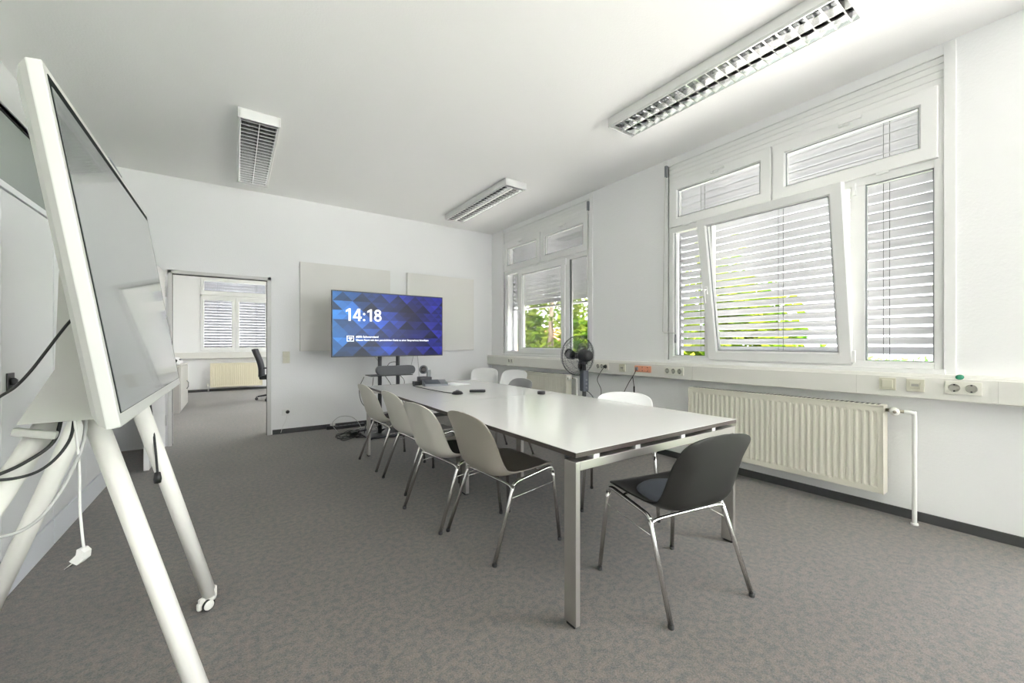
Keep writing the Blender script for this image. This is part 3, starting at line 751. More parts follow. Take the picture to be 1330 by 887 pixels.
WS = 'white shell chairs on the window side'
cA = copy_tree(c4); recolour(cA, M['shell_white']); cA['group'] = WS; cA['label'] = 'white shell chair standing deepest in the corner past the table end'; place(cA, 3.21, 5.49, 228)
cB = copy_tree(cA); cB['label'] = 'white shell chair by the far radiator partly hidden by the grey chair'; place(cB, 3.28, 4.90, 206)
cC = copy_tree(cA); cC['label'] = 'white shell chair pushed under the table below the orange socket'; place(cC, 2.40, 2.02, 216)
cD = copy_tree(c4); recolour(cD, M['shell_grey']); del cD['group']; cD['label'] = 'grey shell chair tucked under the table in front of a white chair'; place(cD, 2.43, 3.72, 180)

# ------------------------------------------------------------------ conference table
TX0, TX1, TY0, TY1, TS = 1.170, 2.490, 1.225, 4.46, 2.86
t = thing('conference_table', 'long white conference table with dark edge and aluminium legs', 'table', ((TX0+TX1)/2, (TY0+TY1)/2, 0))
ox, oy = t.location.x, t.location.y
for (a, c) in ((TY0, TS-.001), (TS+.001, TY1)):
    b = MB(); b.box(TX0-ox, TX1-ox, a-oy, c-oy, .724, .744, mi=1); b.box(TX0+.001-ox, TX1-.001-ox, a-oy+.001, c-oy-.001, .7435, .746, mi=0)
    obj('tabletop', b, [M['laminate'], M['edge']], t)
legs = [(TX0+.003, TX0+.028, TY0+.003, TY0+.076), (TX1-.028, TX1-.003, TY0+.003, TY0+.076), (TX0+.003, TX0+.028, TY1-.076, TY1-.003), (TX1-.028, TX1-.003, TY1-.076, TY1-.003),
        (1.505, 1.535, TS-.04, TS+.035), (2.045, 2.075, TS-.04, TS+.035)]
for (x0, x1, y0, y1) in legs:
    b = MB(); b.box(x0-ox, x1-ox, y0-oy, y1-oy, .012, .704, bev=.003); l = obj('leg', b, M['alu'], t)
    b = MB(); b.box(x0+.002-ox, x1-.002-ox, y0+.012-oy, y1-.012-oy, 0, .0125, bev=.002); obj('foot_pad', b, M['rubber'], l)
for (y0, y1) in ((TY0+.003, TY0+.076), (TY1-.076, TY1-.003)):
    b = MB(); b.box(TX0+.028-ox, TX1-.028-ox, y0-oy, y1-oy, .666, .704, bev=.002); obj('end_rail', b, M['alu'], t)
b = MB(); b.box(1.535-ox, 2.045-ox, TS-.04-oy, TS+.035-oy, .666, .704, bev=.002); obj('end_rail', b, M['alu'], t)
for x in (1.48, 2.10):
    b = MB(); b.box(x-.02-ox, x+.02-ox, TY0+.076-oy, TY1-.076-oy, .672, .704, bev=.002); obj('long_rail', b, M['alu'], t)
for y0 in (TY0+.006, TY1-.046):
    for x in (1.30, 1.58, 1.95, 2.25):
        b = MB(); b.box(x-.018-ox, x+.018-ox, y0-oy, y0+.04-oy, .703, .7245, bev=.002); obj('spacer', b, M['trimgrey'], t)
b = MB()
for (x, y) in ((1.8, 1.9), (1.8, 3.6)): b.box(x-.30-ox, x+.30-ox, y-.05-oy, y+.05-oy, .66, .70)
obj('cable_tray', b, M['darkmetal'], t)

# things on the table
TZ = .746
t = thing('controller_box', 'grey console box with a sloped front on the table', 'box', (1.80, 4.08, TZ), R(-8))
b = MB(); b.prism([(-.07, 0), (.07, 0), (.07, .055), (.055, .06), (-.07, .022)], 'x', -.125, .125); b.xform(Matrix.Identity(4)); obj('body', b, M['graybox'], t)
b = MB(); b.prism([(-.064, .0255), (.05, .0605), (.048, .062), (-.065, .027)], 'x', -.118, .045); obj('screen', b, M['slate_tone'], t)
t = thing('conference_camera', 'black swivelling conference camera behind the console box', 'camera', (1.76, 4.28, TZ), R(-5))
b = MB(); b.box(-.07, .07, -.055, .055, .0, .085, bev=.008); obj('base', b, M['black'], t)
b = MB(); b.box(.03, .068, -.02, .02, .08, .16, bev=.006); obj('arm', b, M['graybox'], t)
b = MB(); b.lathe([(0, -.06), (.03, -.06), (.046, -.04), (.05, 0), (.046, .04), (.036, .055), (.02, .058), (0, .05)], (-.01, -.0, .165), (-.25, -1, .05), 24); hd = obj('camera_head', b, M['graybox'], t)
b = MB(); b.lathe([(0, 0), (.03, 0), (.033, .006), (.018, .008), (0, .004)], (-.025, -.055, .168), (-.25, -1, .05), 20); obj('lens', b, M['black'], hd)
t = thing('power_adapter', 'small black adapter block beside the conference camera', 'adapter', (1.655, 4.25, TZ))
b = MB(); b.box(-.03, .03, -.05, .05, 0, .04, bev=.005); obj('body', b, M['black'], t)
t = thing('table_microphone', 'black table microphone on a thin cord across the table', 'microphone', (1.665, 3.28, TZ))
b = MB(); b.lathe([(0, 0), (.05, 0), (.052, .008), (.04, .022), (.018, .03), (0, .031)], seg=24); obj('body', b, M['black'], t)
b = MB(); b.lathe([(0, .029), (.016, .029), (.014, .036), (0, .037)], seg=16); obj('button', b, M['graybox'], t)
b = MB(); b.tube(smooth_path([(-.03, .04, .006), (-.06, .16, .006), (-.09, .5, .006), (-.09, .85, .006), (-.05, .92, .006), (-.03, .93, .012)]), .004, seg=6); obj('cord', b, M['cord'], t)
t = thing('remote_control', 'black remote control lying near the table microphone', 'remote', (1.885, 3.30, TZ), R(-28))
b = MB(); b.box(-.075, .075, -.022, .022, 0, .024, bev=.007); obj('body', b, M['black'], t)
b = MB()
for i in range(5):
    for j in (-1, 1): b.box(-.05+i*.022, -.038+i*.022, j*.010-.004, j*.010+.004, .0235, .026)
obj('keys', b, M['graybox'], t)
t = thing('table_puck', 'small black puck alone in the middle of the table', 'puck', (2.285, 2.84, TZ))
b = MB(); b.lathe([(0, 0), (.034, 0), (.037, .006), (.037, .022), (.032, .028), (0, .028)], seg=24); obj('body', b, M['black'], t)
t = thing('paper_sheet', 'white paper sheets lying at the far table end', 'paper', (2.05, 4.10, TZ), R(12))
b = MB(); b.box(-.105, .105, -.148, .148, 0, .002); obj('sheet', b, M['paper'], t)
b = MB(); b.box(-.10, .11, -.14, .15, .0022, .0032); b.xform(Matrix.Rotation(R(9), 4, 'Z')); obj('sheet', b, M['paper'], t)

# ------------------------------------------------------------------ TV, its stand, speaker bar
TVY = 5.27
t = thing('tv_stand', 'dark TV stand with two posts and a thin shelf', 'stand', (1.69, TVY+.05, 0))
for x in (-.12, .12):
    b = MB(); b.tube([(x, 0, .03), (x, 0, 1.55)], .025, seg=16); obj('post', b, M['darkmetal'], t)
b = MB(); b.box(-.33, .33, -.22, .22, .012, .035, bev=.006); obj('base_plate', b, M['darkmetal'], t)
for sx in (-1, 1):
    for sy in (-1, 1):
        b = MB(); b.lathe([(0, 0), (.022, 0), (.022, .012), (0, .012)], (sx*.29, sy*.18, 0), seg=14); obj('foot_pad', b, M['rubber'], t)
b = MB(); b.box(-.275, .275, -.15, .12, .785, .795, bev=.003); obj('shelf', b, M['darkmetal'], t)
b = MB(); b.box(-.16, .16, -.03, -.005, 1.25, 1.55); obj('mount_bracket', b, M['darkmetal'], t)
t = thing('sound_bar', 'grey fabric speaker bar on the TV stand shelf', 'speaker', (1.755, TVY-.03, .795))
b = MB(); P = []
for i in range(24):
    a = 2*PI*i/24; P.append((.052*math.cos(a)+(.20 if math.cos(a) > 0 else -.20), .0605+.058*math.sin(a)))
b.prism(P, 'y', -.045, .05); obj('body', b, M['fabric'], t)
b = MB(); b.box(-.12, .12, -.03, .03, 0, .006); obj('foot', b, M['black'], t)
b = MB(); b.tube(smooth_path([(-.1, .06, .1), (-.06, .07, .15), (.0, .07, .165), (.05, .07, .15), (.08, .07, .1)]), .004, seg=6); obj('cord', b, M['cord'], t)

EXPO = 1.70
TVE = 1.0/2**EXPO            # the screen is as bright as it shows in the photograph
def screen_colours(u, v):
    """colours of the picture on the screen: pale blue on one side, indigo on the other"""
    A = Vector((.16, .44, .70)); B = Vector((.10, .20, .47)); Cc = Vector((.09, .11, .36)); D = Vector((.13, .14, .46))
    if u < .45: c = A.lerp(B, u/.45)
    elif u < .7: c = B.lerp(Cc, (u-.45)/.25)
    else: c = Cc.lerp(D, (u-.7)/.3)
    return c
W2, HH = .732, .412
t = thing('tv', 'large flat TV on the dark stand showing blue triangles and a clock', 'tv', (1.703, TVY, 1.035))
b = MB(); b.box(-W2, W2, -.012, .018, 0, 2*HH, bev=.003); b.box(-.45, .45, .018, .045, .1, .6, bev=.01); obj('cabinet', b, M['black'], t)
b = MB(); nr = 14; rh = (2*HH-.028)/nr; x0 = -W2+.012; wid = 2*W2-.024; nc = 28; cw = wid/nc
rnd = {}
def rv(k):
    if k not in rnd: rnd[k] = random.uniform(-1, 1)
    return rnd[k]
cols = []
bm = b.bm; lay = bm.loops.layers.color.new('picture')
def tri_id(px, pz, s):
    """which triangle of a lattice with rows of height s*rh holds this point"""
    r = int(pz/(s*rh)); fz = pz/(s*rh)-r
    wv = 2*s*rh*1.02; q = px/wv + (r % 2)*.5
    c = math.floor(q); fx = q-c
    up = abs(fx-.5)*2 < 1-fz
    if not up: return (s, r, 'd', math.floor(q+.5))
    return (s, r, 'u', c)
half = rh*1.02
ncx = int(wid/half)+2
for r in range(nr):
    z0 = .014+r*rh; z1 = z0+rh
    for c in range(-1, ncx):
        o_ = (r % 2)*half
        base_l = x0 + c*2*half - o_
        for P in ([(base_l, z0), (base_l+2*half, z0), (base_l+half, z1)], [(base_l+half, z1), (base_l+2*half, z0), (base_l+3*half, z1)]):
            cx = sum(p[0] for p in P)/3; cz = sum(p[1] for p in P)/3
            Q = [(min(max(p[0], x0), x0+wid), p[1]) for p in P]
            if abs((Q[1][0]-Q[0][0])*(Q[2][1]-Q[0][1])-(Q[2][0]-Q[0][0])*(Q[1][1]-Q[0][1])) < 1e-7: continue
            u = (cx-x0)/wid; v = (cz-.014)/(2*HH-.028); u = min(max(u, 0), 1)
            px, pz = cx-x0+10*half*2*8, cz-.014
            k4 = rv(tri_id(px, pz, 4)); k2 = rv(tri_id(px, pz, 2)); k1 = rv(tri_id(px, pz, 1))
            lg = 1-u
            m_ = 1.08 + .38*lg*k4 + .34*k2 + (.06+.10*u)*k1 + (.26 if tri_id(px, pz, 2)[2] == 'd' else -.24)*(1-.4*u) + .4*u*(.18 if P[0][1] == z1 else -.18)
            col = screen_colours(u, v)*max(.25, m_)
            bump_ = math.exp(-((u-.66)/.10)**2-((v-.70)/.13)**2)
            col = col.lerp(Vector((.13, .10, .19)), .75*bump_)
            f = bm.faces.new([bm.verts.new((q[0], -.0135, q[1])) for q in Q])
            for lp in f.loops: lp[lay] = (col.x, col.y, col.z, 1)
m, N, L, bs = nt('tv_picture')
at = N.new('ShaderNodeVertexColor'); at.layer_name = 'picture'
bs.inputs['Base Color'].default_value = (.01, .01, .012, 1); bs.inputs['Roughness'].default_value = .3; bs.inputs['Specular IOR Level'].default_value = .25
L.new(at.outputs['Color'], bs.inputs['Emission Color']); bs.inputs['Emission Strength'].default_value = TVE
scr = obj('screen', b, m, t)
mt, N, L, bs = nt('tv_lettering'); bs.inputs['Base Color'].default_value = (.8, .8, .8, 1); bs.inputs['Emission Color'].default_value = (1, 1, 1, 1); bs.inputs['Emission Strength'].default_value = TVE*.85
def text(name, body, size, x, z, off=0.):
    c = bpy.data.curves.new(name, 'FONT'); c.body = body; c.size = size; c.offset = off; c.extrude = .0004
    c.materials.append(mt); fo = bpy.data.objects.new(name, c); COL.objects.link(fo)
    me = bpy.data.meshes.new_from_object(fo.evaluated_get(bpy.context.evaluated_depsgraph_get()))
    bpy.data.objects.remove(fo); me.name = name
    if not me.materials: me.materials.append(mt)
    o = bpy.data.objects.new(name, me); COL.objects.link(o)
    o.parent = scr; o.location = (x, -.0148, z); o.rotation_euler = (PI/2, 0, 0); return o
def ribbon(b, pts, w):
    P = [Vector((p[0], p[1])) for p in pts]
    for p, q in zip(P, P[1:]):
        d = (q-p).normalized(); n_ = Vector((-d.y, d.x))*w/2; p2 = p; q2 = q
        b.prism([(p2+n_)[:], (q2+n_)[:], (q2-n_)[:], (p2-n_)[:]], 'y', -.0152, -.0146)
def clock(b, x, z, h):
    w = h*.17
    for ch in '14:18':
        if ch == '1':
            b.prism([(x+.26*h, z), (x+.26*h+w, z), (x+.26*h+w, z+h), (x+.30*h, z+h), (x+.06*h, z+.84*h), (x+.06*h, z+.70*h), (x+.26*h, z+.79*h)], 'y', -.0152, -.0146); x += .60*h
        elif ch == '4':
            b.prism([(x+.40*h, z), (x+.40*h+w, z), (x+.40*h+w, z+h), (x+.36*h, z+h), (x+.40*h, z+.80*h)], 'y', -.0152, -.0146)
            b.prism([(x+.36*h, z+h), (x+.02*h, z+.36*h), (x+.02*h, z+.22*h), (x+.17*h, z+.34*h), (x+.42*h, z+.80*h)], 'y', -.0152, -.0146)
            b.box(x+.02*h, x+.68*h, -.0152, -.0146, z+.22*h, z+.36*h); x += .74*h
        elif ch == ':':
            for zz in (.09, .58): b.lathe([(0, 0), (.095*h, 0), (.095*h, .0006), (0, .0006)], (x+.13*h, -.0146, z+zz*h), (0, -1, 0), 18)
            x += .33*h
        else:
            for (zz, rr) in ((.29, .215), (.74, .185)):
                P = [(x+.31*h+1.08*rr*h*math.cos(2*PI*i/24), z+zz*h+rr*h*math.sin(2*PI*i/24)) for i in range(25)]; ribbon(b, P, w*.9)
            x += .62*h
b = MB(); clock(b, -W2+.155, .452, .155); obj('clock_digits', b, mt, scr)
text('room_line', '#206 Schwarmland', .036, -W2+.285, .243, .0006)
text('hint_line', 'Diesen Raum mit dem persönlichen Gerät zu einer Besprechung hinzufügen', .0315, -W2+.285, .203, .0006)
b = MB()
ix, iz = -W2+.175, .196
for (a, c, e, f_) in ((0, .085, 0, .008), (0, .085, .062, .07), (0, .008, 0, .07), (.077, .085, 0, .07)): b.box(ix+a, ix+c, -.0152, -.0146, iz+e, iz+f_)
hp = []
for i in range(28):
    a = 2*PI*i/28; hp.append((ix+.0425+.0014*16*math.sin(a)**3, iz+.036+.0014*(13*math.cos(a)-5*math.cos(2*a)-2*math.cos(3*a)-math.cos(4*a))))
b.prism(hp, 'y', -.0152, -.0146); obj('badge', b, mt, scr)
# cables of the stand
t = thing('cable_tangle', 'black and grey cables hanging behind the TV stand posts', 'cables', (1.69, TVY+.13, 0))
b = MB()
for (a, pts, r) in ((0, [(-.30, 0, .77), (-.36, 0, .62), (-.33, .02, .45), (-.25, .02, .3), (-.3, 0, .02)], .004), (0, [(-.18, 0, .76), (-.20, 0, .5), (-.17, .0, .25), (-.1, 0, .02)], .004),
                    (0, [(-.03, 0, .78), (.06, 0, .62), (.02, 0, .45), (.1, 0, .2), (.05, 0, .02)], .004), (0, [(.17, 0, .78), (.24, 0, .68), (.2, 0, .5), (.26, 0, .2), (.2, 0, .02)], .004),
                    (0, [(.02, 0, .40), (.10, .0, .34), (.17, 0, .42), (.13, 0, .5), (.06, 0, .46)], .004)):
    b.tube(smooth_path(pts), r, seg=6)
obj('cord', b, M['cord'], t)
b = MB()
for pts in ([(.43, 0, 1.04), (.45, 0, .7), (.42, 0, .3), (.35, 0, .02)], [(.37, 0, 1.04), (.33, 0, .88), (.30, 0, .77)], [(-.17, 0, 1.04), (-.11, 0, .95), (-.12, 0, .8)]): b.tube(smooth_path(pts), .0035, seg=6)
obj('thin_cord', b, M['cordgrey'], t)
# power strips and cords on the floor
def strip(label, x, y, rz, n, mat, x2=0):
    t = thing('power_strip', label, 'power strip', (x, y, 0), R(rz), 'power strips on the floor')
    b = MB(); b.box(-n*.03, n*.03, -.026, .026, 0, .042, bev=.005); obj('body', b, mat, t)
    for i in range(n):
        b = MB(); b.lathe([(0, 0), (.02, 0), (.022, .003), (.017, .003), (.016, .0), (0, .0)], (-n*.03+.03+.06*i, 0, .042), seg=14); obj('outlet', b, M['graybox'], t)
strip('black power strip along the baseboard below the felt panel', 1.36, 6.06, 4, 7, M['black'])
strip('black power strip lying loose among the cords by the table leg', 1.38, 5.60, 35, 5, M['black'])
t = thing('power_adapter', 'black adapter block with white plugs at the baseboard', 'adapter', (1.13, 6.10, 0))
b = MB(); b.box(-.07, .07, -.03, .03, 0, .05, bev=.006); obj('body', b, M['black'], t)
b = MB(); b.box(-.02, .04, -.035, .02, .05, .085, bev=.005); obj('plug', b, M['cordwhite'], t)
t = thing('floor_cords', 'heap of black and grey cords on the carpet by the TV', 'cords', (1.35, 5.6, 0))
random.seed(11)
for nm, mm_, n_, rad in (('cord', 'cord', 7, .005), ('grey_cord', 'cordgrey', 5, .0045)):
    b = MB()
    for i in range(n_):
        cx, cy = random.uniform(-.22, .28), random.uniform(-.25, .25); pts = []; a0 = random.uniform(0, 6)
        for j in range(9):
            a = a0+j*.85; rr = random.uniform(.05, .2)
            pts.append((cx+rr*math.cos(a)*1.3, cy+rr*math.sin(a), .008+abs(random.gauss(0, .018))))
        b.tube(smooth_path(pts, 5), rad, seg=6)
    if nm == 'grey_cord':
        b.tube(smooth_path([(-.2, .2, .01), (-.26, .25, .12), (-.16, .28, .2), (-.02, .26, .19), (.06, .2, .12), (.1, .1, .01)]), .004, seg=6)
    obj(nm, b, M[mm_], t)

# felt panels on the far wall
def felt(label, x0, x1, z0, z1):
    t = thing('acoustic_panel', label, 'panel', ((x0+x1)/2, YF, z0), group='felt panels behind the TV')
    w = (x1-x0)/2
    b = MB(); b.box(-w, w, -.052, -.002, 0, z1-z0, bev=.004); obj('felt_board', b, M['panel'], t)
    b = MB(); b.box(-w+.1, w-.1, -.003, -.001, .2, z1-z0-.2); obj('wall_clip', b, M['steel'], t)
felt('large pale felt panel on the wall beside the light switch', .735, 1.965, 1.10, 2.318)
felt('large pale felt panel on the wall near the room corner', 2.235, 3.425, 1.092, 2.318)

# ------------------------------------------------------------------ pedestal fan
FX, FY, FZ = 3.05, 3.13, 1.075
fa = R(84); t = thing('pedestal_fan', 'black pedestal fan standing behind the table', 'fan', (FX, FY, 0), fa)
# local +x is where the fan blows
b = MB(); b.lathe([(0, 0), (.20, 0), (.205, .012), (.18, .03), (.06, .045), (.035, .06), (0, .06)], (-.06, 0, 0), seg=36); obj('base', b, M['black'], t)
b = MB(); b.tube([(-.07, 0, .05), (-.07, 0, FZ-.04)], .021, seg=16); obj('pole', b, M['black'], t)
b = MB(); b.box(-.105, -.035, -.036, .036, .70, .92, bev=.014); cb = obj('control_box', b, M['slate_tone'], t)
b = MB()
for z in (.74, .78, .82): b.lathe([(0, 0), (.008, 0), (.008, .006), (0, .006)], (-.105, 0, z), (-1, 0, 0), 12)
obj('button', b, M['graybox'], cb)
b = MB(); b.lathe([(0, -.15), (.035, -.148), (.056, -.13), (.066, -.08), (.064, -.02), (.05, .005), (.02, .012), (0, .012)], (-.02, 0, FZ), (1, 0, 0), 26); obj('motor_housing', b, M['black'], t)
b = MB(); b.box(-.095, -.045, -.03, .03, FZ-.09, FZ-.03, bev=.008); obj('tilt_joint', b, M['black'], t)
b = MB(); b.lathe([(0, -.02), (.034, -.02), (.036, .03), (.028, .042), (0, .045)], (.03, 0, FZ), (1, 0, 0), 22); obj('hub', b, M['black'], t)
for k in range(3):
    rows = []
    for i in range(8):
        rr = .03+.145*i/7; row = []
        for j in range(7):
            wdt = .30+.75*math.sin(PI*min(1, (i+1.2)/8.2)); ang = k*2*PI/3 + (j/6-.5)*wdt + .25*i/7
            row.append((.035+.028*(j/6-.5)*-1, rr*math.cos(ang), FZ+rr*math.sin(ang)))
        rows.append(row)
    b = MB(); b.grid(rows); o = obj('blade', b, M['blade'], t); md = o.modifiers.new('thick', 'SOLIDIFY'); md.thickness = .002
def cage(name, depth):
    b = MB(); Rr = .212
    b.ring((.035, 0, FZ), (1, 0, 0), Rr, .0045, seg=56, ts=8)
    for rr, d in ((.20, .45), (.15, .85), (.09, .98)): b.ring((.035+depth*d, 0, FZ), (1, 0, 0), rr, .0018, seg=48, ts=6)
    n = 44
    for k in range(n):
        a = 2*PI*k/n; pts = []
        for rr, d in ((Rr, 0), (.207, .25), (.195, .5), (.15, .85), (.09, .98), (.045, 1.0)): pts.append((.035+depth*d, rr*math.cos(a), FZ+rr*math.sin(a)))
        b.tube(pts, .0012, seg=5, cap=False)
    b.lathe([(0, 0), (.046, 0), (.046, .006), (0, .008)], (.035+depth, 0, FZ), (1 if depth > 0 else -1, 0, 0), 24)
    obj(name, b, M['cage'], t)
cage('front_cage', .085); cage('rear_cage', -.075)
b = MB(); b.tube(smooth_path([(-.09, 0, .71), (-.13, -.03, .68), (-.15, -.06, .6), (-.13, -.06, .3), (-.12, -.05, .02)]), .004, seg=6); obj('cord', b, M['cord'], t)

# ------------------------------------------------------------------ touch display on its easel
t = thing('touch_display', 'large white touch display leaning on a rolling easel stand', 'display', (-.28, 1.87, 0))
OX, OY = -.28, 1.87
y0, y1 = 1.26, 2.485
zb, zt, xb_, xt_ = 1.010, 1.800, -.212, -.334
lean = math.atan2(xb_-xt_, zt-zb); Hh = math.hypot(xb_-xt_, zt-zb)
# local frame of the display: a runs along the bottom edge, up leans back; front is +n
Tm = Matrix.Translation((xb_-OX, 0-OY, zb)) @ Matrix.Rotation(-lean, 4, 'Y')
def dbox(b, n0, n1, a0, a1, u0, u1, bev=0, mi=0): b.box(n0, n1, a0, a1, u0, u1, bev=bev, mi=mi)
b = MB(); b.box(-.025, 0, y0, y1, 0, Hh, bev=.003); b.xform(Tm); hs = obj('housing', b, M['dispwhite'], t)
# bulged back
b = MB(); loops = []
for n, ins in ((-.023, .001), (-.038, .012), (-.050, .034), (-.056, .07)):
    loops.append([b.bm.verts.new((n, y, z)) for y, z in ((y0+ins, ins), (y1-ins, ins), (y1-ins, Hh-ins), (y0+ins, Hh-ins))])
for A, B in zip(loops, loops[1:]):
    for i in range(4): b.bm.faces.new((A[i], A[(i+1) % 4], B[(i+1) % 4], B[i]))
b.bm.faces.new(loops[-1]); b.bm.faces.new(loops[0][::-1])
for i in range(9): b.box(-.060, -.052, y0+.09, y0+.20, .22+.012*i, .227+.012*i)
b.xform(Tm); obj('back_cover', b, M['dispgrey'], t)
b = MB(); b.box(0, .0015, y0+.018, y1-.018, .030, Hh-.020); b.xform(Tm); bz = obj('bezel', b, M['bezel'], t)
b = MB(); b.box(.0012, .0028, y0+.022, y1-.040, .032, Hh-.044); b.xform(Tm); obj('screen', b, M['screenoff'], bz)
b = MB(); b.tube([Vector((-.008, 1.86, Hh+.016)), Vector((-.008, 2.01, Hh+.008))], .007, seg=10); b.box(-.016, -.008, 1.87, 1.885, Hh, Hh+.012); b.xform(Tm); obj('stylus', b, M['graybox'], t)
# mount: flared gusset behind the display
b = MB(); pr = [(-.262, .985), (-.475, .985), (-.405, 1.13), (-.398, 1.38), (-.385, 1.62), (-.345, 1.64)]
b.prism([(p[0]-OX, p[1]) for p in pr], 'y', 1.62-OY, 2.13-OY); obj('mount', b, M['dispgrey'], t)
def leg(p, q, r=.027, cap=True):
    b = MB(); b.tube([Vector(p)-Vector((OX, OY, 0)), Vector(q)-Vector((OX, OY, 0))], r, seg=20); return obj('leg', b, M['legwhite'], t)
def caster(lg, x, y):
    x -= OX; y -= OY
    ax = Vector((.55, -.835, 0)); side = Vector((.835, .55, 0))
    c = Vector((x, y, .027)) - side*.016
    T = Matrix(((ax.x, side.x, 0, c.x), (ax.y, side.y, 0, c.y), (0, 0, 1, 0), (0, 0, 0, 1)))
    b = MB(); b.lathe([(0, 0), (.024, 0), (.027, .012), (.027, .05), (0, .05)], (.0, .016, .040), seg=20)
    b.box(-.011, .011, -.030, .030, .030, .062, bev=.009); b.box(-.010, .010, -.036, -.014, .012, .046, bev=.008)
    b.xform(T); obj('caster_fork', b, M['legwhite'], lg)
    for sg in (-1, 1):
        b = MB(); b.lathe([(0, -.007), (.020, -.007), (.022, 0), (.020, .007), (.012, .009), (0, .009)], (sg*.019, 0, .027), (sg, 0, 0), 26); b.xform(T); obj('wheel_disc', b, M['legwhite'], lg)
        b = MB(); b.ring((sg*.019, 0, .027), (1, 0, 0), .0225, .0045, seg=30, ts=8); b.xform(T); obj('tyre', b, M['rubber'], lg)
l = leg((-.060, 1.52, .06), (-.352, 1.72, .99)); caster(l, -.06, 1.52)
l = leg((-.092, 2.285, .06), (-.300, 2.04, .99)); caster(l, -.092, 2.285)
l = leg((-.78, 1.20, .06), (-.43, 1.70, .99), .027); caster(l, -.78, 1.20)
l = leg((-.80, 2.34, .06), (-.43, 2.04, .99), .027); caster(l, -.80, 2.34)
b = MB(); b.box(-.05, .035, -.012, .012, -.010, .012, bev=.007); b.xform(Matrix.Translation((-.435-OX, 1.625-OY, .955)) @ Matrix.Rotation(R(14), 4, 'Y')); obj('bracket', b, M['dispgrey'], t)
V = lambda *pts: [(p[0]-OX, p[1]-OY, p[2]) for p in pts]
b = MB(); b.tube(smooth_path(V((-.37, 1.63, 1.0), (-.367, 1.66, .85), (-.372, 1.69, .72), (-.366, 1.69, .62), (-.366, 1.70, .598))), .0034, seg=8)
pc = obj('power_cord', b, M['cordwhite'], t)
b = MB(); b.prism([(.008, .020), (.018, .010), (.016, -.010), (-.002, -.026), (-.022, -.014), (-.004, .004), (-.002, .020)], 'y', -.012, .012)
for d in (-.0075, .0075): b.tube([(-.012, d, -.018), (-.036, d, -.038)], .0021, seg=8, mi=1)
b.xform(Matrix.Translation((-.372-OX, 1.70-OY, .578)) @ Matrix.Rotation(R(-28), 4, 'Z')); obj('plug', b, [M['cordwhite'], M['chrome']], pc)
b = MB(); b.tube(smooth_path(V((-.268, 2.06, .99), (-.262, 2.06, .93), (-.250, 2.055, .80), (-.243, 2.05, .70))), .004, seg=8); b.lathe([(0, 0), (.011, 0), (.013, .015), (.009, .04), (0, .04)], (-.243-OX, 2.05-OY, .665), seg=14); obj('usb_cord', b, M['cord'], t)
b = MB(); b.tube(smooth_path(V((-.335, 1.52, 1.285), (-.366, 1.55, 1.25), (-.402, 1.55, 1.182), (-.428, 1.55, 1.133), (-.454, 1.55, 1.093), (-.481, 1.55, 1.068), (-.56, 1.55, 1.0), (-.68, 1.52, .86))), .0034, seg=8); obj('signal_cord', b, M['cord'], t)
b = MB(); b.tube(smooth_path(V((-.40, 1.66, 1.0), (-.41, 1.63, .93), (-.45, 1.60, .89), (-.50, 1.58, .865), (-.58, 1.55, .84))), .0046, seg=8)
b.tube(smooth_path(V((-.375, 1.66, 1.0), (-.378, 1.62, .93), (-.41, 1.58, .875), (-.46, 1.55, .86), (-.55, 1.52, .88))), .0038, seg=8); obj('signal_cord', b, M['cord'], t)
b = MB(); b.tube(smooth_path(V((-.36, 1.70, 1.0), (-.362, 1.66, .90), (-.40, 1.62, .78), (-.45, 1.60, .715), (-.52, 1.58, .71), (-.62, 1.55, .74))), .0045, seg=8); obj('grey_cord', b, M['cordgrey'], t)

# ------------------------------------------------------------------ office next door
t = thing('filing_cabinet', 'low grey office cabinet seen through the doorway', 'cabinet', (-.98, 9.60, 0))
b = MB(); b.box(-.22, .20, -.65, .65, .0, .80, bev=.004); obj('body', b, M['greycab'], t)
b = MB(); b.box(-.225, .225, -.66, .66, .80, .825, bev=.004); obj('top_board', b, M['greycabface'], t)
for (a, c) in ((-.645, -.335), (-.325, .645)):
    b = MB(); b.box(.20, .222, a, c, .04, .79, bev=.003); obj('cabinet_door', b, M['greycabface'], t)
b = MB(); b.tube([(.23, .30, .34), (.255, .30, .38), (.255, .30, .46), (.23, .30, .5)], .008); obj('handle', b, M['graybox'], t)
t = thing('desk_clutter', 'small heap of black and white odds on the office cabinet', 'clutter', (-.90, 9.28, .825))
random.seed(3)
for i in range(9):
    x, y = random.uniform(-.1, .12), random.uniform(-.2, .25); s = random.uniform(.03, .06)
    b = MB(); b.box(-s, s, -s*.7, s*.7, -s*.4, s*.4, bev=.006); b.xform(Matrix.Translation((x, y, s+random.uniform(0, .05))) @ Matrix.Rotation(random.uniform(-1, 1), 4, 'X') @ Matrix.Rotation(random.uniform(0, 3), 4, 'Z'))
    obj('scrap', b, M['black'] if i % 2 else M['paper'], t)
